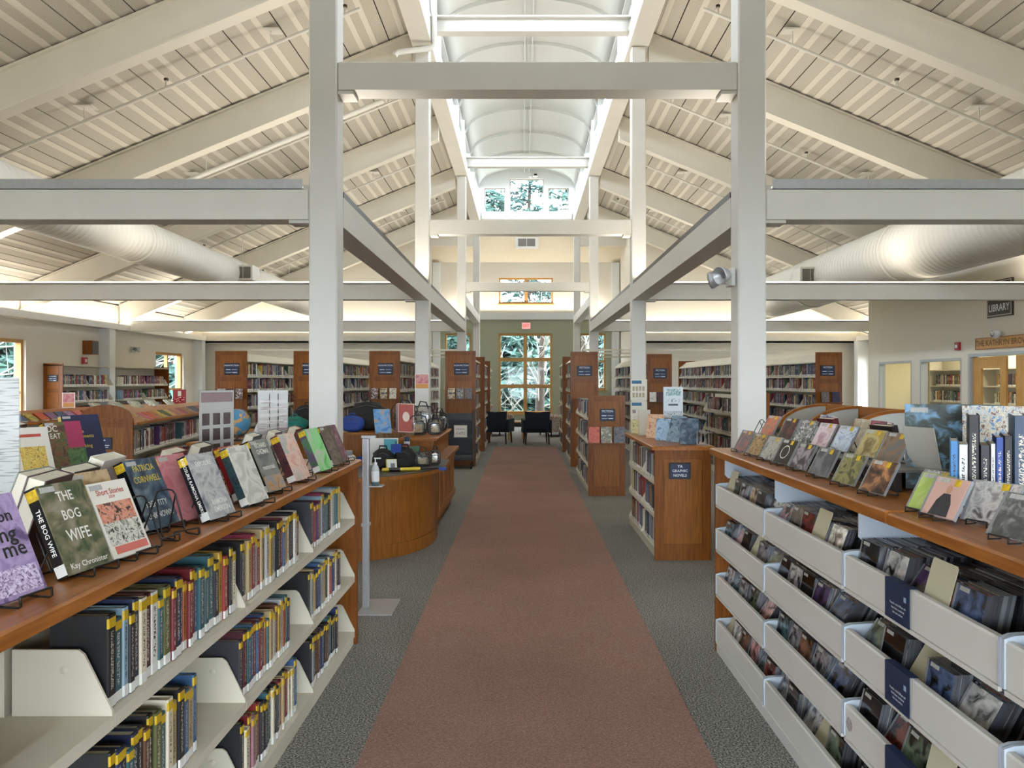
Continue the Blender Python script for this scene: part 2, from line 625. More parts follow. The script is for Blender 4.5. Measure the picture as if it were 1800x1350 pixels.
# bay: side walls, end wall in sage below and cream above, sloping boarded soffit
for nm, x0, x1 in (('wall_bay_left', BL - .2, BL), ('wall_bay_right', BR, BR + .2)):
    struct(MB().box(x0, x1, DG + .2, DB + .2, 0, 7.2), nm, M_WALL)
S = DB / 1350.0
fw = (-.88, 1.02, .46, 3.28)
uw = (-.86, 1.04, 4.32, 5.24)
sw1 = (-2.76, -1.84, 1.3, 3.28)
sw2 = (1.96, 2.9, 1.3, 3.28)
b = MB()
for a0, a1, z0, z1 in rects(BL, BR, 0, 3.78, [fw, sw1, sw2]):
    b.box(a0, a1, DB, DB + .2, z0, z1)
for a0, a1, z0, z1 in rects(BL, BR, 3.78, 5.8, [uw]):
    b.box(a0, a1, DB, DB + .2, z0, z1, 1)
struct(b, 'wall_bay_end', [M_GREEN, M_WALL])
window('y', DB, *fw, 2, 3, rowz=[.46, 1.42, 2.36, 3.28], fr=.08, mul=.13)
window('y', DB, *uw, 2, 1, fr=.06, mul=.12)
window('y', DB, *sw1, 1, 2, fr=.06)
window('y', DB, *sw2, 1, 2, fr=.06)
struct(MB().box(BL, BR, DB - .06, DB, 3.76, 3.99), 'trim_5', M_WHITE)
for x in (-3.18, 3.1):
    struct(MB().box(x, x + .26, DB - .12, DB - .001, 0, 5.75), 'trim_%d' % (6 if x < 0 else 7), M_WHITE)
struct(MB().box(BL, BR, DB - .04, DB, 0, .14), 'baseboard_far', M_BLACK)
def boards(name, c1, c2, sc):
    m = mat(name, c1, .7)
    nt = m.node_tree
    tc = nt.nodes.new('ShaderNodeTexCoord')
    w = nt.nodes.new('ShaderNodeTexWave')
    w.inputs['Scale'].default_value = sc
    r = nt.nodes.new('ShaderNodeValToRGB')
    r.color_ramp.elements[0].position = .02
    r.color_ramp.elements[0].color = lin(c2)
    r.color_ramp.elements[1].position = .14
    r.color_ramp.elements[1].color = lin(c1)
    nt.links.new(tc.outputs['Object'], w.inputs['Vector'])
    nt.links.new(w.outputs[0], r.inputs[0])
    nt.links.new(r.outputs[0], nt.nodes['Principled BSDF'].inputs['Base Color'])
    return m
M_BEAD = boards('beadboard', '#d8cfba', '#c6bda8', 7.0)
struct(MB().prism([(25.5, 7.0), (DB + .2, 5.62), (DB + .2, 5.72), (25.5, 7.1)], 'x', BL, BR), 'ceiling_bay', M_BEAD)
# short gable triangles closing the deck against the bay
struct(MB().box(BL - .2, XL0, 25.5, 25.7, 6.1, 7.15).box(XR1, BR + .2, 25.5, 25.7, 6.1, 7.15), 'wall_bay_top', M_WALL)
g = thing('air_grille', 'square double air grille on the sloping soffit of the bay', 'vent', (CX, 26.06, 6.30))
mb = MB().box(-.4, .4, -.03, .06, -.2, .18)
o = part(mb, 'surround', M_BEAM, g)
for k in (-1, 1):
    part(MB().box(k * .15 - .14, k * .15 + .14, -.04, -.03, -.13, .13), 'grille', mat('grille_dark', '#6d6a63', .5, .3), g)

# ---- columns, cross beams, side beams, nave beams
FN = ['nearest', 'second', 'third', 'farthest']
for i, d in enumerate(FR):
    for sx, x0, x1 in (('left', XL0, XL1), ('right', XR0, XR1)):
        o = solo(MB().rbox(x0, x1, d, d + .22, 0, 6.76, .012), 'steel_column', M_COL, 'white steel column, %s pair, on the %s of the aisle' % (FN[i], sx), 'column', 'nave columns')
    if i < 3:
        t = thing('cross_beam', 'cream steel tie beam across the aisle between the %s columns' % FN[i], 'beam', (CX, d + .11, 3.87), group='aisle tie beams')
        part(MB().rbox(XL1 - CX + .002, XR0 - CX - .002, -.10, .10, .0, .22, .008), 'body', M_BEAM, t)
        for k, x in ((1, XL1 - CX + .004), (-1, XR0 - CX - .004)):
            part(MB().box(min(x, x + k * .12), max(x, x + k * .12), -.09, .09, -.03, -.001), 'bracket', M_BEAM, t)
        for sx, x0, x1 in (('left', WL + .31, XL0 - .002), ('right', XR1 + .002, 7.99 if d < 17.8 else WR - .31)):
            t = thing('side_beam', 'cream steel beam running from the %s %s column to the side wall' % (FN[i], sx), 'beam', ((x0 + x1) / 2, d + .11, 2.86), group='side beams')
            h = (x1 - x0) / 2
            part(MB().rbox(-h, h, -.10, .10, 0, .235, .008), 'body', M_BEAM, t)
            e = -h if sx == 'right' else h
            k = 1 if sx == 'right' else -1
            part(MB().box(min(e, e + k * .16), max(e, e + k * .16), -.08, .08, -.025, -.001), 'bracket', M_BEAM, t)
            t = thing('uplight_trough', 'metal uplight trough on top of the %s %s side beam' % (FN[i], sx), 'light fixture', ((x0 + x1) / 2, d + .11, 3.10), group='uplight troughs')
            zt_ = .075 if i == 0 else .022
            part(MB().box(-h + .05, h - .05, -.10, -.085, .012, zt_).box(-h + .05, h - .05, .085, .10, .012, zt_).box(-h + .05, h - .05, -.10, .10, .0, .012), 'trough', M_ALU, t)
            part(MB().box(-h + .08, h - .08, -.03, .03, .018, .045), 'lamp', M_LAMP, t)
spans = [(FR[0] + .222, FR[1] - .002), (FR[1] + .222, FR[2] - .002)]
for i, (a, c) in enumerate(spans):
    for sx, x0, x1 in (('left', XL0, XL1), ('right', XR0, XR1)):
        nm = ['from first to second column', 'from second to third column'][i]
        xm = (x0 + x1) / 2
        t = thing('nave_beam', 'cream steel beam along the %s of the aisle %s' % (sx, nm), 'beam', (xm, (a + c) / 2, 2.84), group='aisle side beams')
        h = (c - a) / 2
        part(MB().box(-.11, .11, -h, h, 0, .24), 'body', M_BEAM, t)
        part(MB().box(-.10, -.09, -h + .06, h - .06, .243, .30).box(.09, .10, -h + .06, h - .06, .243, .30).box(-.10, .10, -h + .06, h - .06, .241, .25), 'trough', mat('dark_trough', '#4a4a4c', .4, .5), t)
        part(MB().box(-.03, .03, -h + .1, h - .1, .255, .27), 'lamp', M_LAMP, t)
for sx, x0, x1 in (('left', XL0, XL1), ('right', XR0, XR1)):
    solo(MB().box(x0, x1, FR[2] + .222, FR[3] - .002, 3.52, 3.76), 'nave_beam', M_BEAM, 'high cream beam on the %s between third and farthest columns' % sx, 'beam', 'aisle side beams')

# ---- upper ridge beams and clerestory
for sx, x0, x1 in (('left', XL0, XL1), ('right', XR0, XR1)):
    solo(MB().box(x0 - .04, x1 + .04, D0, 25.5, 6.765, 7.1), 'ridge_beam', M_BEAM, 'long cream beam under the clerestory windows on the %s' % sx, 'beam', 'clerestory beams')
VX0, VX1, VZ, VR = -1.46, 1.68, 8.05, .62
post_y = [-4.9 + 1.9 * k for k in range(17)]
for nm, x0, x1 in (('wall_clerestory_left', XL0 + .04, XL0 + .16), ('wall_clerestory_right', XR1 - .16, XR1 - .04)):
    w = struct(MB().box(x0, x1, D0, 25.6, 7.1, 7.22).box(x0, x1, D0, 25.6, 8.02, 8.14), nm, M_WHITE)
    for y in post_y:
        struct(MB().box(x0, x1, y - .05, y + .05, 7.22, 8.02), 'post', M_WHITE, w)
    for k in range(len(post_y) - 1):
        struct(MB().box((x0 + x1) / 2 - .004, (x0 + x1) / 2 + .004, post_y[k] + .05, post_y[k + 1] - .05, 7.22, 8.02), 'pane', M_GLASS, w)
# diagonal struts from the ridge beams up to the clerestory head
for d in FR[1:3]:
    for k, x in (('left', -1), ('right', 1)):
        xa = XL1 - .02 if x < 0 else XR0 + .02
        solo(MB().tube([(xa, d + .11, 7.02), (xa, d - .6, 7.95)], .035, 8), 'strut', M_COL, 'thin white diagonal strut at the %s clerestory by the %s frame' % (k, 'second' if d < 15 else 'third'), 'strut')
# barrel vault
N = 20
arc = []
for k in range(N + 1):
    u = -1 + 2 * k / N
    arc.append((CX + u * 1.62, VZ + VR * (1 - u * u) ** .5 * (1 if abs(u) < 1 else 0)))
outer = [(x, z + .06) for x, z in reversed(arc)]
vault = struct(MB().prism(arc + outer, 'y', D0, 25.7, smooth=True), 'ceiling_vault', M_VAULT)
for y in post_y:
    if y < 4:
        continue
    inn = [(CX + (x - CX) * .985, z - .07) for x, z in arc]
    struct(MB().prism(arc + list(reversed(inn)), 'y', y - .03, y + .03, smooth=True), 'rib', M_VAULT, vault)
struct(MB().box(CX - .09, CX - .07, 4, 25.5, 8.52, 8.58).box(CX + .07, CX + .09, 4, 25.5, 8.52, 8.58), 'track', M_VAULT, vault)
# end wall of the clerestory with its three windows
ew = [(CX - 1.4, CX - .72, 7.22, 8.02), (CX - .56, CX + .56, 7.22, 8.32), (CX + .72, CX + 1.4, 7.22, 8.02)]
b = MB()
for a0, a1, z0, z1 in rects(CX - 1.6, CX + 1.6, 6.9, 8.06, [(h[0], h[1], h[2], min(h[3], 8.06)) for h in ew]):
    b.box(a0, a1, 25.5, 25.6, z0, z1)
top = [(x, z) for x, z in arc]
le = [p for p in top if p[0] < CX - .56]
ri = [p for p in top if p[0] > CX + .56]
b.prism([(CX - 1.62, 8.06)] + le + [(CX - .56, 8.56), (CX - .56, 8.06)], 'y', 25.5, 25.6)
b.prism([(CX + .56, 8.06), (CX + .56, 8.56)] + ri + [(CX + 1.62, 8.06)], 'y', 25.5, 25.6)
b.prism([(CX - .56, 8.32), (CX + .56, 8.32), (CX + .56, 8.58), (CX, 8.67), (CX - .56, 8.58)], 'y', 25.5, 25.6)
struct(b, 'wall_clerestory_end', M_WHITE)
for h in ew:
    window('y', 25.5, *h, 1, 1, m=mat('bronze_frame', '#8c8478', .5), fr=.03, dep=.05, sgn=1, sill=False)
struct(MB().box(CX - 1.5, CX + 1.5, 25.36, 25.5, 6.95, 7.2), 'trim_8', M_WHITE)
# tie beams of the clerestory: I-sections
for d, nm in ((FR[1], 'second'), (FR[2], 'third')):
    t = MB().box(XL1, XR0, d + .02, d + .20, 7.0, 7.025).box(XL1, XR0, d + .10, d + .12, 7.025, 7.225).box(XL1, XR0, d + .02, d + .20, 7.225, 7.25)
    solo(t, 'tie_beam', M_COL, 'white steel I-beam high across the clerestory above the %s columns' % nm, 'beam', 'clerestory tie beams')
o = thing('security_camera', 'small white security camera above the high end windows', 'camera', (CX + .22, 25.46, 8.42))
part(MB().box(-.16, -.06, -.06, .03, -.06, .06), 'mount', M_WHITE, o)
part(MB().box(-.02, .14, -.14, .03, -.05, .05), 'body', M_WHITE, o)
part(MB().box(.02, .12, -.15, -.14, -.04, .02), 'lens', M_BLACK, o)

# ---- sloping roof: slab, deck panels, rafters
RD = [5.97, 8.85, 11.83, 15.5, 19.3, 23.0]
DECK = {}
for sx, s in (('left', -1), ('right', 1)):
    xe = WL - .25 if s < 0 else WR + .25
    xi = XL1 - .02 if s < 0 else XR0 + .02
    pts = [(xi, zdeck(xi) + .05), (xe, zdeck(xe) + .05), (xe, zdeck(xe) + .2), (xi, zdeck(xi) + .2)]
    roof = struct(MB().prism(pts, 'y', D0 - .25, 25.7), 'ceiling_%s' % sx, M_DARKGAP)
    th = math.atan(SL)
    bays = list(zip([D0] + [1.0] + RD, [1.0, 5.97] + RD[1:] + [25.5]))
    for y0, y1 in bays:
        L = y1 - y0
        key = (round(L, 3))
        if key not in DECK:
            w = .605 / math.cos(th)
            g = .008
            mb = MB()
            u0 = g
            for frac, mi in ((.26, 0), (.12, 1), (.18, 0), (.12, 1), (.26, 0)):
                u1 = u0 + frac / .94 * (w - 2 * g)
                if mi == 0:
                    mb.box(u0, u1, 0, L, 0, .02, 0)
                else:
                    mb.box(u0, u1, 0, L, -.009, .02, 1)
                u0 = u1
            DECK[key] = mb.mesh('deck_panel', [M_PERF, M_RIB])
        near = y1 < 6.5
        for k in range(15):
            x = xi + s * (.605 * k)
            if abs(x + s * .6) > abs(xe) + .3:
                break
            o = put('deck_panel', DECK[key], roof)
            # local x runs down the slope
            if s > 0:
                o.matrix_parent_inverse = Matrix()
                o.location = Vector((x, y0, zdeck(x) + .028)) - roof.location
                o.rotation_euler = (0, th, 0)
            else:
                o.location = Vector((x - .605, y0, zdeck(x - .605) + .028)) - roof.location
                o.rotation_euler = (0, -th, 0)
    for i, d in enumerate(RD):
        xo = WL + .02 if s < 0 else WR - .02
        if s > 0 and d < 17.8:
            xo = WR - .02
        x_in = XL0 - .05 if s < 0 else XR1 + .05
        t = MB()
        for dz0, dz1, hw in ((-.50, -.47, .10), (-.47, -.03, .055), (-.03, 0.0, .10)):
            t.prism([(x_in, zdeck(x_in) + dz0), (xo, zdeck(xo) + dz0), (xo, zdeck(xo) + dz1), (x_in, zdeck(x_in) + dz1)], 'y', d + .11 - hw, d + .11 + hw)
        solo(t, 'roof_rafter', M_RAFT, '%s sloping cream roof rafter from the camera, %s side' % (ORD[i + 1], sx), 'rafter', 'roof rafters')
    # sprinkler lines under the deck
    for i, d in enumerate((7.4, 10.3, 13.6, 17.3, 21.2)):
        t = thing('sprinkler_pipe', 'thin white sprinkler pipe under the %s roof, %s bay from the camera' % (sx, ORD[i + 1]), 'pipe', (s * 3.0 + CX, d, zdeck(s * 3.0 + CX) - .2), group='sprinkler pipes')
        L = t.location
        pp = []
        xa, xb = CX + s * 2.3, CX + s * 7.6
        wpart(MB().tube([(xa, d, zdeck(xa) - .2), (xb, d, zdeck(xb) - .2)], .022, 8), 'pipe', M_BEAM, t)
        for q in (2.5, 4.9, 7.3):
            x = CX + s * q
            z = zdeck(x)
            wpart(MB().tube([(x, d, z - .2), (x, d, z - .1)], .016, 6).tube([(x, d, z - .1), (x, d, z - .07)], .03, 6, 1), 'sprinkler_head', [M_BEAM, mat('dark_brass', '#4a4034', .4, .6)], t)
        for q in (3.5, 6.0):
            x = CX + s * q
            z = zdeck(x)
            wpart(MB().tube([(x, d, z - .2), (x, d, z)], .008, 5).box(x - .14, x + .14, d - .1, d + .1, z - .012, z + .0), 'hanger', M_BEAM, t)
# heavier pipe hung under the left roof
t = thing('water_pipe', 'thicker white pipe hung below the left rafters near the second frame', 'pipe', (-4, 12.6, 5.0))
xa, xb = -2.3, -7.5
wpart(MB().tube([(xa, 12.6, zdeck(xa) - .55), (xb, 12.6, zdeck(xb) - .55)], .04, 10), 'pipe', M_BEAM, t)
for x in (-3.3, -5.2):
    wpart(MB().tube([(x, 12.6, zdeck(x) - .55), (x, 12.6, zdeck(x) - .02)], .008, 5), 'hanger', M_BEAM, t)
# pipe elbow dropping by the second column
solo(MB().tube([(-1.36, 11.7, 8.0), (-1.36, 11.7, 6.72), (-1.42, 11.68, 6.66), (-1.9, 11.66, 6.6), (-1.95, 11.66, 6.55)], .045, 10), 'drain_pipe', M_COL, 'white bent pipe dropping beside the upper left clerestory beam', 'pipe')

# ---- round ducts
M_DUCT = mat('duct_paint', '#d5d1c6', .5, var=.04, vscale=2)
def duct(xc, zc, r, y0, y1, label, boxy, wires, side):
    t = thing('air_duct', label, 'duct', (xc, (y0 + y1) / 2, zc - r))
    mb = MB()
    n = 28
    prof = []
    y = y0
    while y < y1:
        prof += [(y, r), (y + .105, r), (y + .112, r + .003), (y + .123, r + .003)]
        y += .13
    prof.append((y1, r))
    prof = [(y0, .02)] + prof + [(y1, .02)]
    vs, fs = [], []
    for yy, rr in prof:
        for j in range(n):
            a = 2 * PI * j / n
            vs.append((rr * math.cos(a), yy - (y0 + y1) / 2, r + rr * math.sin(a)))
    for i in range(len(prof) - 1):
        for j in range(n):
            fs.append((i * n + j, i * n + (j + 1) % n, (i + 1) * n + (j + 1) % n, (i + 1) * n + j))
    mb.add(vs, fs, 0, True)
    part(mb, 'duct_body', M_DUCT, t)
    ym = (y0 + y1) / 2
    for yy in (y0 + 1.5, y0 + 5.5, y0 + 9.6, y0 + 13.7):
        if yy < y1:
            part(MB().lathe([(r + .003, -.05), (r + .016, -.045), (r + .016, .045), (r + .003, .05)], n=n), 'joint_band', M_DUCT, t, (0, yy - ym, r)).rotation_euler = (PI / 2, 0, 0)
    bx = part(MB().box(-.2, .2, -.22, .22, -.16, .16), 'register_box', M_DUCT, t, (side * (r + .06), boxy - ym, r))
    for k in (-1, 1):
        part(MB().box(k * .085 - .075, k * .085 + .075, -.232, -.221, -.12, .12), 'grille', mat('grille_dark', '#6d6a63', .5, .3), bx)
    for yy in wires:
        zt = zdeck(xc) - zc + r
        part(MB().tube([(0, yy - ym, 2 * r), (0, yy - ym, zt)], .006, 5), 'hanger_wire', M_BEAM, t)
duct(-6.4, 3.92, .36, 3.0, 22.9, 'big white round air duct hanging under the left roof slope', 16.6, (9, 13.4, 17.5, 21), 1)
duct(6.32, 3.73, .515, 3.0, 20.0, 'big white round air duct hanging under the right roof slope', 15.6, (9.0, 12.4, 16.0), -1)
# ================================================================== BOOKCASES
PAL = [('black', '#1a1a1c'), ('black', '#232226'), ('charcoal', '#34343a'), ('navy', '#1d2743'), ('navy', '#25365c'), ('blue', '#35567c'), ('teal', '#345c64'),
       ('dark red', '#6d1c22'), ('red', '#8f2c2c'), ('crimson', '#7c2438'), ('brown', '#5a3626'), ('tan', '#b09a72'), ('cream', '#d6cdb4'), ('white', '#dcdad2'),
       ('pale grey', '#b4b2ac'), ('grey', '#7c7b78'), ('mustard', '#ab8a38'), ('yellow', '#bda548'), ('orange', '#a8643a'), ('olive', '#5c5f38'), ('green', '#3c573f'),
       ('purple', '#533260'), ('pink', '#a87a82'), ('sky blue', '#86a0ae'), ('maroon', '#4a1a24'), ('silver', '#9aa0a4')]
BOOKS = []      # every shelved book: dict

def row(case, xf, s, y0, y1, z, hmax, fill=1.0, start='near', tier='', bay='', clear=None, lean=True, order=1, dark=0.0, tmin=.02, tmax=.046):
    """one run of books, spines facing s along x, at shelf height z"""
    L = (y1 - y0) * fill
    ya = y0 if start == 'near' else y1 - L
    y = ya + .012
    run = []
    while True:
        t = rnd.uniform(tmin, tmax)
        if y + t > ya + L:
            break
        nm, c = rnd.choice(PAL[:13] if rnd.random() < dark else PAL)
        if case == 'near' and not run:
            nm, c = PAL[rnd.choice((0, 1, 2))]
        h = min(hmax, rnd.choice((.208, .215, .228, .235, .24, .243)) + rnd.uniform(-.004, .004))
        w = rnd.uniform(.145, .165)
        run.append(dict(x=xf - s * (.018 + rnd.uniform(0, .012)), y=y + t / 2, z=z, t=t, h=h, w=w, s=s, c=c, cn=nm, case=case, tier=tier, bay=bay, lean=0.0))
        y += t + .0012
    if lean and run and fill < .97:
        run[-1 if start == 'near' else 0]['lean'] = 0.0
    for k, b in enumerate(run if order > 0 else list(reversed(run))):
        b['i'] = k + 1
    BOOKS.extend(run)

def endpanel(t, x0, x1, y, h, face, splits=(), name='end_panel', z0=0.0, th=.03, sub=None):
    """framed wooden end panel; face -1: towards the viewer; world coordinates"""
    fy = (y - th, y) if face < 0 else (y, y + th)
    st = .075
    mb = MB().box(x0, x1, fy[0] + (.008 if face < 0 else 0), fy[1] - (0 if face < 0 else .008), z0, h)
    q0, q1 = (fy[0], fy[0] + .008) if face < 0 else (fy[1] - .008, fy[1])
    mb.box(x0, x0 + st, q0, q1, z0, h).box(x1 - st, x1, q0, q1, z0, h)
    zs = [z0 + .10] + list(splits) + [h - st]
    mb.box(x0 + st, x1 - st, q0, q1, z0, z0 + .14)
    mb.box(x0 + st, x1 - st, q0, q1, h - st, h)
    for z in splits:
        mb.box(x0 + st, x1 - st, q0, q1, z - st / 2, z + st / 2)
    p = wpart(mb, name, M_WOOD, t)
    lo = z0 + .14
    for z in list(splits) + [h - st / 2]:
        hi = z - st / 2
        i = MB().box(x0 + st + .006, x1 - st - .006, q0 + (.003 if face < 0 else -.0), q1 + (.0 if face < 0 else -.003), lo + .006, hi - .006)
        wpart(i, 'inset_panel', M_WOODX, t)
        lo = z + st / 2
    return p

def plaque(t, x, y, z, w, h, lines, bars=True, rz=0.0):
    """navy sign on an end panel facing the viewer; lines of (text, size, dz)"""
    L = t.location
    p = put('plaque', MB().box(-w / 2, w / 2, -.012, 0, -h / 2, h / 2, 0).box(-w / 2 + .012, w / 2 - .012, -.014, -.012, -h / 2 + .012, h / 2 - .012, 1).mesh('plaque', [M_PLQ, M_NAVY]), t, (x - L.x, y - L.y, z - L.z))
    p['label'] = 'navy sign plaque with white lettering'
    for s, sz, dz in lines:
        text(s, sz, M_LET, p, (0, -.0155, dz))
    if bars:
        k = w / .26
        for x0, x1, dz, hh in ((-.1, -.02, -.012, .012), (.0, .095, -.012, .006), (-.1, .0, -.062, .006), (.015, .095, -.062, .012)):
            put('lettering', MB().box(x0 * k, x1 * k, -.016, -.0145, dz * k - hh / 2, dz * k + hh / 2).mesh('bar', M_LET), p)
    return p

def bracket_mesh(s, dep=.24, h=.15, th=.006):
    return MB().prism([(0, 0), (0, .012), (-s * .012, .035), (-s * .07, h - .012), (-s * .085, h), (-s * dep, h), (-s * dep, 0)], 'y', -th / 2, th / 2)

def stack(name, label, x0, x1, y0, y1, h, tiers, faces, nbay, group=None, canopy=True, sign=None, near=True, far=False, top=False, ledge=None, dark=.5, fill=(.75, 1.0), case='', hmax=.245, splits=(), low=False, orders=None):
    xm = (x0 + x1) / 2
    t = thing(name, label, 'bookcase', (xm, (y0 + y1) / 2, 0), group=group)
    if near:
        endpanel(t, x0, x1, y0 + .03, h, -1, splits)
    if far:
        endpanel(t, x0, x1, y1 - .03, h, 1, ())
    a, c = y0 + .032, y1 - .032
    wpart(MB().box(xm - .015, xm + .015, a, c, .08, h - .05), 'back_panel', M_SHELF, t)
    bw = (c - a) / nbay
    for s in faces:
        xf = (x1 if s > 0 else x0) - s * .012
        lo, hi = sorted((xf, xm + s * .016))
        wpart(MB().box(lo + (.0 if s > 0 else .01), hi - (.01 if s > 0 else 0), a, c, 0, .07), 'kick_base', M_SHELF, t)
        for k in range(nbay):
            ya, yb = a + k * bw, a + (k + 1) * bw
            for j, z in enumerate(tiers):
                wpart(MB().box(lo, hi, ya + .004, yb - .004, z - .022, z).box(*(sorted((xf, xf - s * .014))), ya + .004, yb - .004, z - .03, z - .022), 'shelf', M_SHELF, t)
                br = put('bracket', BRK[s], t, (xf - xm, yb - .006 - t.location.y, z))
                n = nbay - k if s > 0 else k + 1
                row(case, xf, s, ya + .01, yb - .015, z + .001, min(hmax, (tiers[j + 1] if j + 1 < len(tiers) else z + .33) - z - .03), rnd.uniform(*fill), tier=str(j), bay=str(k), dark=dark, order=s)
        if canopy:
            zc = h - .2
            for k in range(nbay):
                ya, yb = a + k * bw, a + (k + 1) * bw
                wpart(MB().prism([(xf, zc), (xf, zc + .02), (xm + s * .05, h - .035), (xm + s * .05, h - .055)], 'y', ya + .006, yb - .006), 'canopy', M_SHELF, t)
    if top:
        wpart(MB().rbox(x0 - .03, x1 + .03, y0 - .03, y1, h, h + .035, .006), 'top', M_WTOP, t)
    if sign:
        plaque(t, *sign)
    if ledge:
        z, cols = ledge
        wpart(MB().box(x0 + .02, x1 - .02, y0 - .09, y0 - .0005, z - .018, z), 'display_ledge', M_WOOD, t)
    return t

BRK = {s: bracket_mesh(s).mesh('bracket', M_SHELF) for s in (1, -1)}

# ---- paperbacks and books shown face out
_pb = {}
def face_book(name, label, loc, yaw, tilt, w, h, th, cover, group, spine=None, extras=()):
    """book standing face out; local -y is the front cover, spine on local -x"""
    ckey = (round(w, 3), round(h, 3), round(th, 3), cover.name, (spine or cover).name)
    if ckey not in _pb:
        c = MB().box(-w / 2, w / 2, 0, .003, 0, h, 0).box(-w / 2, w / 2, th - .003, th, 0, h, 1).box(-w / 2, -w / 2 + .004, .003, th - .003, 0, h, 1)
        p = MB().box(-w / 2 + .004, w / 2 - .004, .003, th - .003, .003, h - .003)
        _pb[ckey] = (c.mesh('cover', [cover, spine or cover]), p.mesh('pages', M_PAGES))
    a, c = _pb[ckey]
    o = tag(put(name, a, None, loc, (-tilt, 0, yaw)), label, 'book', group)
    put('page_block', c, o)
    return o

ARTS = {}
MUTED = [p for p in PAL if p[0] in ('cream', 'grey', 'navy', 'tan', 'brown', 'pale grey', 'charcoal', 'white', 'maroon', 'olive')]
def rart(k):
    """a handful of reusable random cover prints"""
    if k not in ARTS:
        q = random.Random(900 + k)
        cs = [q.choice(MUTED)[1] for _ in range(3)]
        ARTS[k] = art('cover_print_%d' % k, cs[0], cs[1], cs[2], q.uniform(8, 22), seed=k * 1.37)
    return ARTS[k]
ANM = {}
def artname(k):
    q = random.Random(900 + k)
    return [q.choice(MUTED)[0] for _ in range(3)]

# ---- left: near low bookcase with new fiction
def low_unit(xf, xb, y0, y1, label, faces, zt=1.119, case='near', group='low bookcases'):
    xm = (xf + xb) / 2
    t = thing('low_bookcase', label, 'bookcase', (xm, (y0 + y1) / 2, 0), group=group)
    wpart(MB().rbox(xb - .03, xf + .03, y0, y1 + .03, zt - .036, zt, .006), 'top', M_WTOP, t)
    endpanel(t, xb, xf + .012, y1 - .03, zt - .037, 1)
    wpart(MB().box(xm - .012, xm + .012, y0, y1 - .032, .08, zt - .08), 'back_panel', M_SHELF, t)
    nb = 4
    bw = .915
    for s in faces:
        xs = xf if s > 0 else xb
        lo, hi = sorted((xs, xm + s * .014))
        for k in range(nb):
            yb = y1 - .034 - k * bw
            ya = yb - bw
            wpart(MB().box(lo, hi - .008 if s > 0 else hi, ya + .003, yb - .003, 0, .055), 'kick_base', M_SHELF, t)
            u = MB().prism([(xs - s * .03, zt - .05), (xs - s * .03, zt - .06), (xs - s * .2, zt - .11), (xm, zt - .11), (xm, zt - .05)], 'y', yb - .006, yb)
            wpart(u, 'top_bracket', M_SHELF, t)
            wpart(MB().box(xm + s * .014, xm + s * .034, yb - .02, yb + .014, .08, zt - .06), 'upright', M_SHELF, t)
            for j, z in enumerate((.08, .415, .765)):
                wpart(MB().box(lo, hi, ya + .003, yb - .003, z - .024, z).box(*sorted((xs, xs - s * .012)), ya + .003, yb - .003, z - .034, z - .024), 'shelf', M_SHELF, t)
                br = put('bracket', BRKB[s], t, (xs - xm, yb - .008 - t.location.y, z))
                put('rivet', RIV, br, (-s * .12, -.004, .115))
    return t
BRKB = {s: bracket_mesh(s, .25, .165, .007).mesh('bracket', M_SHELF) for s in (1, -1)}
RIV = MB().lathe([(0.0, .003), (.008, .002), (.011, 0)], n=10).mesh('rivet', M_SHELF)
for v in RIV.vertices:
    x, y, z = v.co
    v.co = (x, -z, y)
NU = low_unit(-1.025, -1.62, 1.0, 4.705, 'long low wooden-topped bookcase of new fiction at the near left', (1,))
FILL = {0: (.68, .72, .72), 1: (.80, .66, .84), 2: (.62, .60, 1.0), 3: (.7, .5, .56)}   # bay from far: bottom, middle, top
TN = ['bottom', 'middle', 'top']
for k in range(4):
    yb = 4.671 - k * .915
    ya = yb - .915
    for j, z in enumerate((.08, .415, .765)):
        row('near', -1.025, 1, ya + .005, yb - .012, z + .001, .25, FILL[k][j], tier=TN[j], bay=['farthest', 'third', 'second', 'nearest'][k], dark=.55, tmin=.022, tmax=.042)
CU = low_unit(-2.34, -2.95, 1.0, 4.705, 'low wooden-topped bookcase of cookbooks behind the new fiction', (1,), case='cook')
for k in range(4):
    yb = 4.671 - k * .915
    row('cook', -2.34, 1, yb - .9, yb - .012, .766, .25, .8, tier='top', bay=str(k))

# ---- right: graphic novels cabinet and fiction ranges
BRX = (.10, .42, .73)
G = stack('graphic_novel_bookcase', 'low cherry bookcase with the graphic novels sign on its end', 1.173, 1.676, 6.857, 8.65, .985, (.09, .39, .69), (-1,), 2, canopy=False, top=True, case='graphic', fill=(.85, .98), dark=.3)
plaque(G, 1.395, 6.852, .80, .19, .145, (('YA', .036, .04), ('GRAPHIC', .033, 0), ('NOVELS', .033, -.04)), bars=False)
LF = stack('fiction_bookcase', 'shoulder-high fiction bookcase beside the aisle behind the graphic novels', .903, 1.417, 10.69, 13.4, 1.40, (.08, .41, .74, 1.07), (-1,), 3, canopy=False, case='lowfic', fill=(.8, 1.0), splits=(.75,), ledge=(.745, 3))
plaque(LF, 1.17, 10.684, 1.13, .21, .17, (('FICTION', .04, .05),))
LF2 = stack('fiction_bookcase', 'shoulder-high fiction bookcase partly behind the nearest right column', 3.35, 3.85, 12.0, 14.4, 1.42, (.08, .41, .74, 1.07), (-1,), 2, canopy=False, case='lowfic2', fill=(.8, 1.0), splits=(.75,), ledge=(.75, 3))
plaque(LF2, 3.68, 11.994, 1.14, .21, .17, (('FICTION', .04, .05),))
TT = (.1, .43, .76, 1.09, 1.42, 1.7)
TR = 'tall fiction stacks on the right'
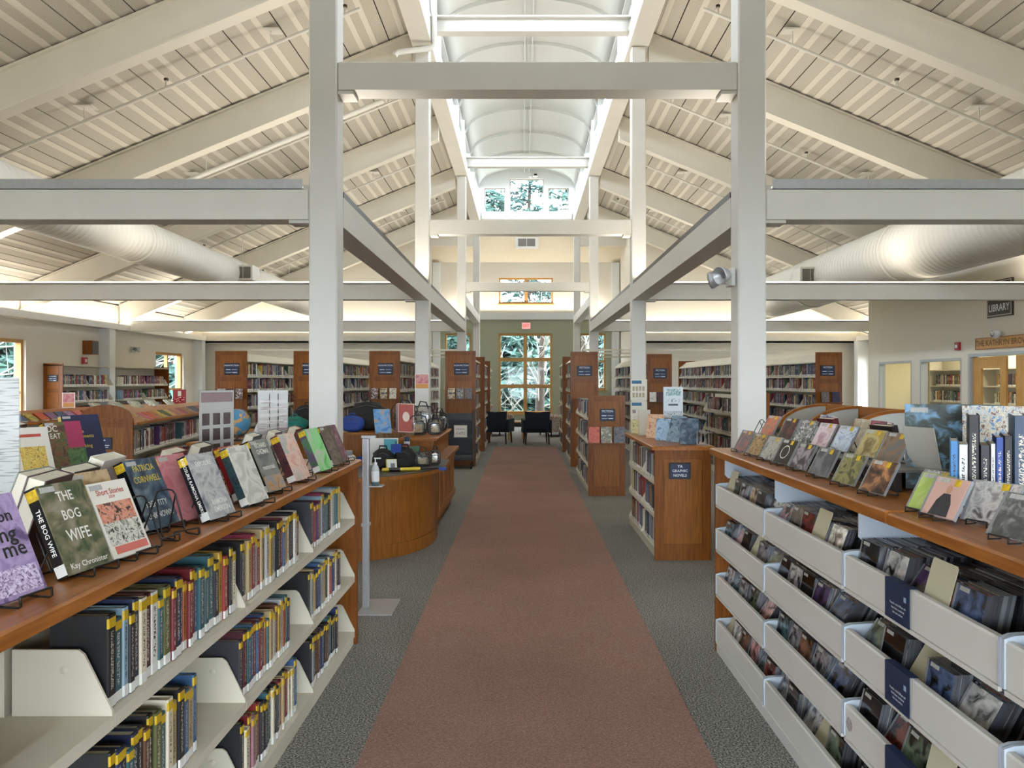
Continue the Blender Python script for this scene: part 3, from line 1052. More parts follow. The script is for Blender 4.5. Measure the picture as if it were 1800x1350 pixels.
T1 = stack('tall_bookcase', 'tall cherry-ended fiction bookcase on the right edge of the aisle', .88, 1.39, 14.33, 16.2, 2.15, TT, (-1,), 2, group=TR, splits=(1.62,), ledge=(1.27, 0), case='rf1')
plaque(T1, 1.14, 14.324, 1.79, .28, .20, (('FICTION', .05, .06),))
stack('tall_bookcase', 'tall fiction bookcase next further along the right of the aisle', .88, 1.39, 17.3, 19.2, 2.15, TT, (-1,), 2, group=TR, case='rf2')
T2 = stack('tall_bookcase', 'tall fiction bookcase with narrow end beside the right poster stand', 2.41, 2.9, 15.0, 20.6, 2.13, TT, (-1,), 6, group=TR, splits=(1.6,), ledge=(1.2, 0), case='rf3')
plaque(T2, 2.67, 14.994, 1.75, .26, .20, (('FICTION', .045, .06),))
T3 = stack('tall_bookcase', 'long tall fiction bookcase with end panel by the right pilaster', 5.56, 6.06, 14.6, 23.6, 2.15, TT, (-1,), 10, group=TR, splits=(1.6,), ledge=(1.2, 0), case='rf4')
plaque(T3, 5.78, 14.594, 1.8, .27, .20, (('FICTION', .045, .06),))
T4 = stack('tall_bookcase', 'tall fiction bookcase with its end hidden by the nearest right column', 4.12, 4.62, 15.2, 20.4, 2.13, TT, (-1,), 6, group=TR, far=True, case='rf5')

# ---- left non-fiction stacks
TL = 'tall non-fiction stacks on the left'
NF = []
for i, (xa, xb, y1, lab) in enumerate(((-5.82, -5.22, 21.5, 'tall non-fiction bookcase above the globe, leftmost end panel'),
                                       (-4.34, -3.75, 21.5, 'tall non-fiction bookcase half hidden by the nearest left column'),
                                       (-2.91, -2.33, 21.5, 'tall non-fiction bookcase behind the black backpack'),
                                       (-1.48, -.90, 16.3, 'tall non-fiction bookcase on the left edge of the aisle'))):
    q = stack('tall_bookcase', lab, xa, xb, 14.5, y1, 2.17, TT, (1,), 8 if y1 > 20 else 2, group=TL, splits=(1.64,), ledge=(1.27, 0), case='nf%d' % i)
    plaque(q, (xa + xb) / 2 + .02, 14.494, 1.83, .28, .22, (('NON-FICTION', .042, .065),))
    NF.append(q)
stack('tall_bookcase', 'tall non-fiction bookcase next further along the left of the aisle', -1.42, -.88, 17.5, 19.2, 2.15, TT, (1,), 2, group=TL, case='nf4')
stack('tall_bookcase', 'farthest tall non-fiction bookcase along the left of the aisle', -1.40, -.86, 19.9, 20.9, 2.12, TT, (1,), 1, group=TL, case='nf5')
# bracing bars over the stacks
for k, (xa, xb, lab) in enumerate(((-5.4, -1.3, 'left'), (1.2, 5.7, 'right'))):
    for j, y in enumerate((15.2, 17.0, 19.6)):
        solo(MB().box(xa, xb, y, y + .03, 2.20, 2.235), 'bracing_bar', M_SHELF, 'slim cream bracing bar over the %s tall bookcases, %s from the camera' % (lab, ORD[j + 1]), 'bar', 'bracing bars')

# ---- wall bookcases along the left wall
for ya, yb, lab, cs in ((16.3, 18.4, 'wall bookcase with cherry end panel at the left wall', 'wl1'), (18.8, 21.2, 'wall bookcase further along the left wall under the emergency light', 'wl2')):
    t = thing('wall_bookcase', lab, 'bookcase', (-9.98, (ya + yb) / 2, 0), group='left wall bookcases')
    if cs == 'wl1':
        endpanel(t, -10.19, -9.78, ya + .03, 1.98, -1, (1.4,))
        plaque(t, -9.98, ya - .006, 1.66, .2, .15, (('BIOGRAPHIES', .024, .04),))
    else:
        endpanel(t, -10.19, -9.78, yb - .03, 1.98, 1)
    wpart(MB().box(-10.19, -10.17, ya + .03, yb - .03, 0, 1.95), 'back_panel', M_SHELF, t)
    n = 2
    bw = (yb - ya - .06) / n
    for k in range(n):
        y0 = ya + .03 + k * bw
        for j, z in enumerate((.1, .45, .8, 1.15, 1.5)):
            wpart(MB().box(-10.17, -9.80, y0 + .004, y0 + bw - .004, z - .024, z), 'shelf', M_SHELF, t)
            put('bracket', BRK[1], t, (.18, y0 + bw - .006 - t.location.y, z))
            row(cs, -9.8, 1, y0 + .01, y0 + bw - .015, z + .001, .25, rnd.uniform(.75, 1), tier=str(j), bay=str(k), dark=.2)
    wpart(MB().box(-10.19, -9.79, ya, yb, 1.93, 1.95), 'top', M_SHELF, t)

# ---- arched paperback bookcase in the middle left
ang = math.radians(10)
PA = thing('arched_bookcase', 'cherry bookcase with arched end panel and paperback rack on top', 'bookcase', (-4.5, 8.3, 0), ang)
def arch(x0, x1, z0, zs, za, n=14):
    p = [(x0, z0), (x1, z0), (x1, zs)]
    cx, hw = (x0 + x1) / 2, (x1 - x0) / 2
    for k in range(1, n):
        u = 1 - 2 * k / n
        p.append((cx + hw * u, zs + (za - zs) * (1 - u * u) ** .5))
    return p + [(x0, zs)]
part(MB().prism(arch(-.27, .27, 0, 1.19, 1.345), 'y', -.035, 0), 'end_panel', M_WOOD, PA)
part(MB().box(-.19, .19, -.039, -.0355, .15, 1.1), 'inset_panel', M_WOODX, PA)
part(MB().box(-.24, .24, -.042, -.0355, 1.165, 1.19), 'rail', M_WOOD, PA)
p = put('plaque', MB().box(-.085, .085, -.012, 0, -.065, .065, 0).box(-.075, .075, -.014, -.012, -.055, .055, 1).mesh('plaque', [M_PLQ, M_NAVY]), PA, (-.02, -.04, .93))
for x0, x1, dz, hh in ((-.06, .02, .035, .012), (-.06, .0, .005, .006), (.0, .06, -.02, .008), (-.05, .05, -.04, .006)):
    put('lettering', MB().box(x0, x1, -.016, -.0145, dz - hh / 2, dz + hh / 2).mesh('bar', M_LET), p)
LA = 5.2
part(MB().box(-.012, .012, .001, LA, .08, 1.15), 'back_panel', M_SHELF, PA)
part(MB().prism([(-.27, 1.15), (.30, 1.12), (.30, 1.15), (.03, 1.27), (-.03, 1.27), (-.27, 1.18)], 'y', .002, LA), 'sloped_top', M_WTOP, PA)
for j, z in enumerate((.1, .46, .82)):
    part(MB().box(.013, .27, .002, LA, z - .022, z), 'shelf', M_SHELF, PA)
rackbooks = []
# books on the arched case (rotated): listed in its local frame
ca, sa = math.cos(ang), math.sin(ang)
for j, z in enumerate((.46, .82)):
    for k in range(5):
        n0 = len(BOOKS)
        row('arch', .255, 1, .05 + k * 1.03, 1.0 + k * 1.03, z, .235, rnd.uniform(.75, .95), tier=str(j), bay=str(k), dark=.4)
        for bk in BOOKS[n0:]:
            lx, ly = bk['x'], bk['y']
            bk['x'], bk['y'] = -4.5 + ca * lx - sa * ly, 8.3 + sa * lx + ca * ly
            bk['yaw'] = ang
n = 0
WARMS = [('orange', '#c4602a'), ('red', '#a8282b'), ('yellow', '#d1a93a'), ('pink', '#b9708a'), ('tan', '#a58a62'), ('black', '#202024'), ('blue', '#3d5f8c'), ('purple', '#5f3a6c'), ('cream', '#cfc3a4'), ('green', '#4c7048')]
def rack(parent_loc, a, lx, ly0, ly1, z, slope, n, label, group, pal, lo=.104):
    cs, sn = math.cos(a), math.sin(a)
    for k in range(n):
        ly = ly0 + (ly1 - ly0) * (k + .5) / n
        nm, c = rnd.choice(pal)
        c2 = rnd.choice(pal)[1]
        x, y = parent_loc[0] + cs * lx - sn * ly, parent_loc[1] + sn * lx + cs * ly
        m = art('paperback_%s_%s' % (c[1:], c2[1:]), c, c2, c, 16, seed=k)
        face_book('paperback', '%s %s paperback, %s' % (nm, 'cover', label % ordw(k + 1)), (x, y, z + .01), a + PI / 2 - .35 + rnd.uniform(-.06, .06), slope, lo, .17, rnd.uniform(.014, .03), m, group)
rack((-4.5, 8.3), ang, .285, .25, LA - .1, 1.152, 1.12, 24, '%s from the arch on the sloped rack top', 'paperbacks on the arched bookcase', WARMS)

PB = thing('paperback_bookcase', 'long low bookcase with sloped paperback rack at the far left', 'bookcase', (-5.9, 8.5, 0))
wpart(MB().box(-6.2, -5.6, 5.2, 10.6, 1.10, 1.13), 'top', M_WTOP, PB)
wpart(MB().prism([(-6.18, 1.131), (-5.62, 1.131), (-5.88, 1.25), (-5.92, 1.25)], 'y', 5.25, 10.55), 'sloped_top', M_WTOP, PB)
wpart(MB().box(-5.92, -5.88, 5.2, 10.6, .05, 1.1), 'back_panel', M_SHELF, PB)
for z in (.1, .45, .8):
    wpart(MB().box(-5.88, -5.62, 5.22, 10.58, z - .022, z), 'shelf', M_SHELF, PB)
endpanel(PB, -6.2, -5.6, 5.2, 1.1, -1)
endpanel(PB, -6.2, -5.6, 10.6, 1.1, 1)
for j, z in enumerate((.45, .8)):
    for k in range(6):
        row('pbk', -5.63, 1, 5.25 + k * .88, 6.1 + k * .88, z, .22, .9, tier=str(j), bay=str(k))
rack((0, 0), 0, -5.62, 6.6, 10.5, 1.142, 1.12, 20, '%s from the near end of the far left rack', 'paperbacks on the far left rack', WARMS)
PC = thing('paperback_table', 'wooden paperback display table behind the arched bookcase', 'table', (-7.4, 14.3, 0))
wpart(MB().rbox(-8.0, -6.7, 12.2, 15.6, 1.09, 1.13, .008), 'top', M_WTOP, PC)
wpart(MB().box(-7.9, -6.8, 12.3, 15.5, .06, 1.089), 'body', M_WOOD, PC)
wpart(MB().box(-7.85, -6.85, 12.35, 15.45, 0, .059), 'plinth', M_BLACK, PC)
for k in range(14):
    nm, c = [('green', '#5c7a3c'), ('olive', '#7d8043'), ('grey', '#77777a'), ('dark green', '#3c5033'), ('pale grey', '#aaa9a4'), ('brown', '#6a4a36')][k % 6]
    face_book('paperback', '%s paperback, %s from the near end of the display table' % (nm, ordw(k + 1)), (-6.78 - .16 * (k % 3), 12.4 + .21 * k, 1.135), PI / 2 - .3, .95, .11, .18, .02, art('pb_green_%d' % (k % 6), c, '#c9c7b8', '#4a4a40', 18, seed=k), 'paperbacks on the display table')

# ================================================================== CD BINS (right)
CDU = thing('cd_bin_unit', 'long white metal CD bin unit with wooden top at the near right', 'display unit', (1.44, 2.85, 0))
XF, XB, YN, YF, ZT = 1.139, 1.76, .92, 4.576, 1.197
wpart(MB().rbox(XF - .024, XB + .03, YN, 2.36, ZT - .036, ZT, .006), 'top', M_WTOP, CDU)
wpart(MB().rbox(XF - .024, XB + .03, 2.362, YF + .03, ZT - .036, ZT + .004, .006), 'top', M_WTOP, CDU)
endpanel(CDU, XF, XB, YF - .03, ZT - .037, 1)
wpart(MB().box(1.438, 1.45, YN, YF - .032, .08, ZT - .05), 'back_panel', mat('bin_back_dark', '#3c3a38', .6), CDU)
wpart(MB().box(XF + .004, 1.43, YN, YF - .032, 0, .062).box(XF + .0, XF + .012, YN, YF - .032, .058, .075), 'kick_base', M_BIN, CDU)
TIER = [(.068, .19), (.345, .458), (.61, .726), (.872, .986)]
TRN = ['bottom', 'third', 'second', 'top']
BW = .905
CDS = []
CARD = MB().prism([(-.066, 0), (.066, 0), (.066, .158), (.06, .165), (-.06, .165), (-.066, .158)], 'y', 0, .0015).mesh('divider_card', M_GCARD)
BAYN = ['far left', 'second', 'third', 'near right']
GRP_CARD = 'cream divider cards'
M_TRAYF = M_BIN
for k in range(4):
    yb = YF - .036 - k * BW
    ya = yb - BW
    wpart(MB().prism([(XF + .05, ZT - .04), (XF + .05, ZT - .15), (XF + .07, ZT - .17), (1.43, ZT - .17), (1.43, ZT - .04)], 'y', yb - .008, yb - .001), 'top_bracket', M_BRK, CDU)
    for j, (z0, z1) in enumerate(TIER):
        tr = put('tray', MB().box(.006, .285, .012, BW - .012, .036, .05).box(-.004, .006, .012, BW - .012, -.014, -.002).mesh('tray', M_BIN), CDU, (XF - 1.44, ya - 2.85, z0))
        f = MB().prism([(0, 0), (.006, 0), (.006, z1 - z0 - .012), (.02, z1 - z0 - .004), (.02, z1 - z0), (.004, z1 - z0), (0, z1 - z0 - .006)], 'y', .012, BW - .012)
        put('front_lip', f.mesh('front_lip', M_BIN), tr)
        for yy in (.002, BW - .012):
            put('side_bracket', MB().prism([(-.004, 0), (-.004, z1 - z0 + .004), (.02, z1 - z0 + .012), (.28, z1 - z0 + .03), (.28, 0)], 'y', yy, yy + .01).mesh('side_bracket', M_BRK), tr)
        # stacks of cases, covers towards the aisle
        yy = yb - .018
        si = 0
        while yy - .142 > ya + .012:
            si += 1
            w = .142
            yc = yy - w / 2
            yy -= w + rnd.uniform(.002, .008)
            x = XF + rnd.uniform(.03, .05)
            tl = rnd.uniform(.16, .34)
            if rnd.random() < .22:
                x = XF + rnd.uniform(.035, .06)
                tl = rnd.uniform(.45, .6)
            cnt = rnd.randint(15, 22)
            if rnd.random() < .16:
                o = put('divider_card', CARD, None, (x - .003, yc, z0 + .051), (-tl, 0, -PI / 2))
                tag(o, 'cream divider card, %s tray, %s stack from left, %s bay of CD bins' % (TRN[j], ORD[si], BAYN[k]), 'card', GRP_CARD)
                x += .004
            for n_ in range(cnt):
                CDS.append(dict(x=x, y=yc + rnd.uniform(-.002, .002), z=z0 + .051 + rnd.uniform(0, .002), tl=tl, tier=TRN[j], bay=BAYN[k], st=si, n=n_ + 1))
                x += .0112 / math.cos(tl)
                tl = max(.12, tl - rnd.uniform(0, .012))
                if x > 1.40:
                    break
def objcolor(name, rough=.3, noise=0.0):
    m = bpy.data.materials.new(name)
    m.use_nodes = True
    nt = m.node_tree
    b = nt.nodes['Principled BSDF']
    b.inputs['Roughness'].default_value = rough
    oi = nt.nodes.new('ShaderNodeObjectInfo')
    if noise:
        tc = nt.nodes.new('ShaderNodeTexCoord')
        ad = nt.nodes.new('ShaderNodeVectorMath')
        ad.operation = 'ADD'
        n = nt.nodes.new('ShaderNodeTexNoise')
        n.inputs['Scale'].default_value = noise
        n.inputs['Detail'].default_value = 4
        n.inputs['Distortion'].default_value = .6
        mu = nt.nodes.new('ShaderNodeMath')
        mu.operation = 'MULTIPLY'
        mu.inputs[1].default_value = 37.0
        nt.links.new(oi.outputs['Random'], mu.inputs[0])
        nt.links.new(tc.outputs['Object'], ad.inputs[0])
        nt.links.new(mu.outputs[0], ad.inputs[1])
        nt.links.new(ad.outputs[0], n.inputs['Vector'])
        r = nt.nodes.new('ShaderNodeValToRGB')
        e = r.color_ramp.elements
        e[0].position, e[0].color = .36, (.02, .02, .025, 1)
        e[1].position, e[1].color = .66, (1.6, 1.55, 1.5, 1)
        k = e.new(.5)
        k.color = (.9, .9, .9, 1)
        mx = nt.nodes.new('ShaderNodeMixRGB')
        mx.blend_type = 'MULTIPLY'
        mx.inputs[0].default_value = 1
        nt.links.new(n.outputs[0], r.inputs[0])
        nt.links.new(oi.outputs['Color'], mx.inputs[1])
        nt.links.new(r.outputs[0], mx.inputs[2])
        nt.links.new(mx.outputs[0], b.inputs['Base Color'])
    else:
        nt.links.new(oi.outputs['Color'], b.inputs['Base Color'])
    return m
M_CDART = objcolor('cd_cover_art', .12, 22.0)
M_CASE = mat('cd_case_plastic', '#4b4c50', .15)
CD_CASE = MB().box(-.071, .071, .001, .0102, 0, .125).mesh('cd_case', M_CASE)
CD_INS = MB().box(-.060, .0695, -.0004, .001, .002, .123).mesh('cover_insert', M_CDART)
CD_HINGE = MB().box(-.071, -.061, -.0002, .001, .001, .124).mesh('hinge_strip', mat('cd_hinge', '#8d8f92', .2))
CD_BAR = MB().box(-.05, -.005, -.0009, -.0005, .108, .12).mesh('barcode', M_BAR)
CD_YEL = MB().box(.012, .032, -.0009, -.0005, .104, .12).mesh('sticker', M_YEL)
CDPAL = [('dark grey', '#3a3b3f'), ('black', '#1c1c20'), ('grey', '#84858a'), ('white', '#d4d3cf'), ('brown', '#6b4a38'), ('red', '#733a38'), ('blue', '#48587a'), ('tan', '#b49a78'),
         ('pale grey', '#b1b1b0'), ('purple', '#4c3a5c'), ('green', '#5c6856'), ('pink', '#b98a8a'), ('teal', '#4a6268')]
items = CDS
items.sort(key=lambda c: (c['n'] > 2, c['n'], -((c['z'] - 1.6) ** 2 + c['y'] ** 2 + c['x'] ** 2) ** -.5))
ones = items[:300]
rest = items[300:]
for c in ones:
    nm, h = rnd.choice(CDPAL)
    o = put('cd_case', CD_CASE, None, (c['x'], c['y'], c['z']), (-c['tl'], 0, -PI / 2))
    tag(o, '%s CD, %s in its stack, %s stack from left, %s tray, %s bay' % (nm, ordw(c['n']), ORD[c['st']], c['tier'], c['bay']), 'CD case', 'CDs in the bins')
    i = put('cover_insert', CD_INS, o)
    i.color = lin(h)
    put('hinge_strip', CD_HINGE, o)
    if c['n'] <= 2:
        put('barcode', CD_BAR, o)

def color_mesh(name, quads, mname, rough=.35):
    """one mesh of many coloured faces; quads = list of (verts4, colour)"""
    me = bpy.data.meshes.new(name)
    V, F, Cc = [], [], []
    for vs, c in quads:
        k = len(V)
        V.extend(vs)
        F.append((k, k + 1, k + 2, k + 3))
        Cc.append(c)
    me.from_pydata(V, [], F)
    at = me.color_attributes.new('Col', 'FLOAT_COLOR', 'CORNER')
    flat = []
    for c in Cc:
        flat.extend((c[0], c[1], c[2], 1.0) * 4)
    at.data.foreach_set('color', flat)
    m = bpy.data.materials.new(mname)
    m.use_nodes = True
    nt = m.node_tree
    a = nt.nodes.new('ShaderNodeAttribute')
    a.attribute_name = 'Col'
    b = nt.nodes['Principled BSDF']
    b.inputs['Roughness'].default_value = rough
    nt.links.new(a.outputs['Color'], b.inputs['Base Color'])
    me.materials.append(m)
    return me

def boxquads(mx, x0, x1, y0, y1, z0, z1, cols, bottom=False):
    P = [mx @ Vector(p) for p in ((x0, y0, z0), (x1, y0, z0), (x1, y1, z0), (x0, y1, z0), (x0, y0, z1), (x1, y0, z1), (x1, y1, z1), (x0, y1, z1))]
    P = [tuple(p) for p in P]
    fs = [((0, 1, 5, 4), cols[0]), ((4, 5, 6, 7), cols[1]), ((1, 2, 6, 5), cols[2]), ((3, 0, 4, 7), cols[2])]
    if bottom:
        fs += [((2, 3, 7, 6), cols[2])]
    return [([P[i] for i in f], c) for f, c in fs]
q = []
for c in rest:
    mx = Matrix.Translation((c['x'], c['y'], c['z'])) @ Matrix.Rotation(-PI / 2, 4, 'Z') @ Matrix.Rotation(-c['tl'], 4, 'X')
    h = lin(rnd.choice(('#4a4b50', '#2a2b30', '#63656a', '#3a3b40', '#85878a', '#1d1e22')))
    tp = lin(rnd.choice(('#77797d', '#4b4c50', '#2a2b2e', '#a3a5a7', '#33343a', '#5a5048')))
    q += boxquads(mx, -.071, .071, 0, .0102, 0, .125, (h, tp, h), True)
tag(put('cd_cases', color_mesh('cd_cases', q, 'cd_case_edges', .2)), 'rows of further CD cases standing behind the front ones in the bins', 'CD cases', kind='stuff')
# navy notice cards hung over the tray fronts of the third bay
for j in (3, 2, 1):
    z0, z1 = TIER[j]
    y = YF - .036 - 2 * BW - .40
    o = thing('notice_card', 'navy notice card folded over the %s tray front' % TRN[j], 'notice', (XF - .006, y, z0), -PI / 2, group='navy notice cards')
    part(MB().box(-.075, .075, -.001, .001, -.003, z1 - z0 + .004).box(-.075, .075, .001, .028, z1 - z0 + .002, z1 - z0 + .004), 'card', M_NAVY, o)
    for s_, dz in (('Popular, rock & Blues cds', .05), ('have been combined', .037), ('into one section', .024)):
        text(s_, .0095, M_LET, o, (.008, -.0022, dz))
    part(MB().box(.045, .058, -.002, -.0012, .07, .085), 'emblem', mat('pale_emblem', '#8ea0b8', .6), o)
o = tag(put('round_sticker', MB().lathe([(0, .0), (.022, .0), (.024, -.001)], n=18).mesh('round_sticker', art('sticker_print', '#d8d4ce', '#6a5560', '#d8d4ce', 90))), 'small round pale sticker on a lower tray front', 'sticker')
o.location = (XF - .0012, YF - .036 - 2 * BW - .045, .40)
o.rotation_euler = (0, -PI / 2, 0)

# books on the shelves inside the glazed room
for _ya, _yb, _X0 in ((15.92, 17.58, 9.3), (13.02, 15.58, 9.3), (11.02, 12.88, 8.9)):
    for _j, _z in enumerate((.1, .45, .8, 1.15, 1.5)):
        row('room', _X0, -1, _ya + .03, _yb - .03, _z + .001, .24, rnd.uniform(.7, 1), tier=str(_j), bay='0', dark=.3)
# ================================================================== SHELVED BOOKS
def book_cover_mat():
    m = objcolor('book_cover', .5)
    nt = m.node_tree
    b = nt.nodes['Principled BSDF']
    oi = [n for n in nt.nodes if n.type == 'OBJECT_INFO'][0]
    L = nt.links.new
    tc = nt.nodes.new('ShaderNodeTexCoord')
    sp = nt.nodes.new('ShaderNodeSeparateXYZ')
    L(tc.outputs['Object'], sp.inputs[0])
    def mth(op, a, c):
        n = nt.nodes.new('ShaderNodeMath')
        n.operation = op
        for k, v in ((0, a), (1, c)):
            if isinstance(v, (int, float)):
                n.inputs[k].default_value = v
            else:
                L(v, n.inputs[k])
        return n.outputs[0]
    ab = nt.nodes.new('ShaderNodeMath')
    ab.operation = 'ABSOLUTE'
    L(sp.outputs[0], ab.inputs[0])
    zone = mth('MULTIPLY', mth('LESS_THAN', sp.outputs[1], .02), mth('LESS_THAN', ab.outputs[0], .17))
    zone = mth('MULTIPLY', zone, mth('MULTIPLY', mth('GREATER_THAN', sp.outputs[2], .2), mth('LESS_THAN', sp.outputs[2], .82)))
    mp = nt.nodes.new('ShaderNodeMapping')
    mp.inputs['Scale'].default_value = (3.2, 1, 58)
    cmb = nt.nodes.new('ShaderNodeVectorMath')
    cmb.operation = 'ADD'
    mu = mth('MULTIPLY', oi.outputs['Random'], 53.0)
    L(tc.outputs['Object'], mp.inputs[0])
    L(mp.outputs[0], cmb.inputs[0])
    L(mu, cmb.inputs[1])
    n = nt.nodes.new('ShaderNodeTexNoise')
    n.inputs['Scale'].default_value = 1.6
    n.inputs['Detail'].default_value = 1
    L(cmb.outputs[0], n.inputs['Vector'])
    zone = mth('MULTIPLY', zone, mth('GREATER_THAN', n.outputs[0], .52))
    # light lettering on dark spines, dark lettering on light spines
    hsv = nt.nodes.new('ShaderNodeSeparateColor')
    hsv.mode = 'HSV'
    L(oi.outputs['Color'], hsv.inputs[0])
    light = mth('GREATER_THAN', hsv.outputs[2], .35)
    lc = nt.nodes.new('ShaderNodeMixRGB')
    L(light, lc.inputs[0])
    lc.inputs[1].default_value = lin('#c9c4b4')
    lc.inputs[2].default_value = lin('#2a2422')
    mx = nt.nodes.new('ShaderNodeMixRGB')
    L(zone, mx.inputs[0])
    L(oi.outputs['Color'], mx.inputs[1])
    L(lc.outputs[0], mx.inputs[2])
    L(mx.outputs[0], b.inputs['Base Color'])
    return m
M_BOOK = book_cover_mat()
U_COV = MB().box(-.5, -.42, .03, 1, 0, 1).box(.42, .5, .03, 1, 0, 1).prism([(-.5, .03), (-.4, .0), (.4, .0), (.5, .03), (.42, .05), (-.42, .05)], 'z', 0, 1).mesh('book', M_BOOK)
U_PAG = MB().box(-.415, .415, .05, .97, .015, .982).mesh('page_block', M_PAGES)
U_STK = MB().prism([(-.5, .026), (-.4, -.006), (.4, -.006), (.5, .026)], 'z', .86, .965).mesh('sticker', M_YEL)
U_LAB = MB().prism([(-.5, .026), (-.4, -.006), (.4, -.006), (.5, .026)], 'z', .01, .13).mesh('spine_label', M_SLAB)

def bsize(b):
    d2 = b['x'] ** 2 + b['y'] ** 2 + (b['z'] + .1 - 1.6) ** 2
    px = 920 + 1350 * b['x'] / max(b['y'], .1)
    py = 670 - 1350 * (b['z'] + .12 - 1.6) / max(b['y'], .1)
    vis = 1.0 if (-60 < px < 1860 and py < 1480) else .0001
    return b['h'] * b['t'] / d2 * vis
CASES = {'near': ('{c} book, {o} from left, {t} shelf, {b} bay of the near left bookcase', 'new fiction on the near left shelves'),
         'graphic': ('{c} book, {o} from left, {t} shelf, {b} bay under the graphic novels top', 'graphic novels'),
         'lowfic': ('{c} book, {o} from left, {t} shelf, {b} bay of the shoulder-high aisle bookcase', 'fiction on the aisle bookcase'),
         'cook': ('{c} book, {o} from left, top shelf, {b} bay of the cookbook bookcase', 'cookbooks on the shelf')}
big = [b for b in BOOKS if b['case'] in ('near', 'graphic', 'lowfic')]
big.sort(key=bsize, reverse=True)
single = big[:300]
ids = set(id(b) for b in single)
tn = {'0': 'bottom', '1': 'second', '2': 'third', '3': 'top'}
for b in single:
    yaw = (PI / 2 if b['s'] > 0 else -PI / 2) + b.get('yaw', 0)
    o = put('book', U_COV, None, (b['x'], b['y'], b['z']), (0, 0, yaw), (b['t'], b['w'], b['h']))
    o.color = lin(b['c'])
    tier = b['tier']
    bay = b['bay']
    if b['case'] in ('graphic', 'lowfic'):
        tier = {'graphic': {'0': 'bottom', '1': 'middle', '2': 'top'}, 'lowfic': tn}[b['case']][tier]
        bay = ['front', 'second', 'third', 'fourth'][int(bay)]
    fmt, grp = CASES[b['case']]
    tag(o, fmt.format(c=b['cn'], o=ordw(b['i']), t=tier, b=bay), 'book', grp)
    put('page_block', U_PAG, o)
    if b['case'] == 'near':
        put('sticker', U_STK, o)
    put('spine_label', U_LAB, o)
q = []
PGC = lin('#cfc8b6')
WHC = lin('#d8d6ce')
for b in BOOKS:
    if id(b) in ids:
        continue
    if b['case'] == 'near' and bsize(b) < 1e-5:
        continue
    yaw = (PI / 2 if b['s'] > 0 else -PI / 2) + b.get('yaw', 0)
    mx = Matrix.Translation((b['x'], b['y'], b['z'])) @ Matrix.Rotation(yaw, 4, 'Z')
    c = lin(b['c'])
    q += boxquads(mx, -b['t'] / 2, b['t'] / 2, 0, b['w'], 0, b['h'], (c, PGC, c))
    t = b['t'] / 2
    q.append(([tuple(mx @ Vector(p)) for p in ((-t, -.001, .004), (t, -.001, .004), (t, -.001, .03), (-t, -.001, .03))], WHC))
    if rnd.random() < .6:
        z0 = b['h'] * rnd.uniform(.35, .6)
        z1 = z0 + b['h'] * rnd.uniform(.1, .3)
        k = .55 if sum(c[:3]) > .9 else 1.0
        c2 = tuple(x * .35 for x in c[:3]) if sum(c[:3]) > .9 else tuple(.35 + x * .5 for x in c[:3])
        q.append(([tuple(mx @ Vector(p)) for p in ((-t * .5, -.001, z0), (t * .5, -.001, z0), (t * .5, -.001, z1), (-t * .5, -.001, z1))], c2))
tag(put('shelved_books', color_mesh('shelved_books', q, 'book_spines', .4)), 'rows of library books filling the bookcases further back', 'books', kind='stuff')

# ================================================================== DISPLAY BOOKS ON THE NEAR LEFT TOP
EASEL = MB()
r_ = .0028
for s_ in (-1, 1):
    EASEL.tube([(s_ * .042, -.04, .028), (s_ * .042, -.042, .010), (s_ * .042, -.036, .006), (s_ * .042, .012, .006), (s_ * .040, .022, .012), (s_ * .034, .062, .125), (s_ * .026, .066, .138), (s_ * .012, .067, .142)], r_, 6)
    EASEL.tube([(s_ * .034, .062, .125), (s_ * .045, .105, .02), (s_ * .045, .11, .004)], r_, 6)
EASEL.tube([(-.042, -.04, .028), (.042, -.04, .028)], r_, 6)
EASEL.tube([(-.045, .11, .004), (.045, .11, .004)], r_, 6)
EASEL.tube([(-.012, .067, .142), (.012, .067, .142)], r_, 6)
EASEL_ME = EASEL.mesh('wire_easel', M_BLACK)
_sm = {}
def small(name, w, h, m, dep=.0006):
    k = (name, round(w, 4), round(h, 4), m.name)
    if k not in _sm:
        _sm[k] = MB().box(0, w, -dep, 0, 0, h).mesh(name, m)
    return _sm[k]

def easel(x, y, z, yaw, label, group='black wire easels'):
    return tag(put('wire_easel', EASEL_ME, None, (x, y, z), (0, 0, yaw)), label, 'easel', group)

def display(label, x, y, z, yaw, tilt, w, h, th, cover, spine, titles=(), stand=True, stickers=True, lab=None, spine_text=None, blocks=(), group='new books shown face out'):
    o = face_book('display_book', label, (x, y, z + (.014 if stand else .003)), yaw, tilt, w, h, th, cover, group, spine)
    for s_, sz, dx, dz, m, sx in titles:
        text(s_, sz, m, o, (dx, -.0012, h * dz), name='title', sx=sx)
    for x0, x1, z0, z1, m in blocks:
        put('cover_picture', small('cover_picture', (x1 - x0) * w, (z1 - z0) * h, m), o, (-w / 2 + x0 * w, 0, z0 * h))
    if stickers:
        put('barcode', small('barcode', .045, .014, M_BAR, .0012), o, (-w / 2 + .008, 0, h - .02))
        st = put('sticker', MB().box(-.0012, 0, .002, th - .002, h - .033, h - .006).mesh('sticker', M_YEL), o, (-w / 2, 0, 0))
        put('spine_label', MB().box(-.001, 0, .002, th - .002, .004, .032).mesh('spine_label', M_SLAB), o, (-w / 2, 0, 0))
    if spine_text:
        s_, sz, m = spine_text
        text(s_, sz, m, o, (-w / 2 - .0014, th / 2, h * .5), (PI / 2, PI / 2, -PI / 2), name='spine_title')
    if stand:
        cz, sn = math.cos(yaw), math.sin(yaw)
        easel(x - sn * 0.0, y, z, yaw, 'black wire easel holding the ' + (lab or label))
    return o
WH = mat('title_white', '#e2e0d8', .5)
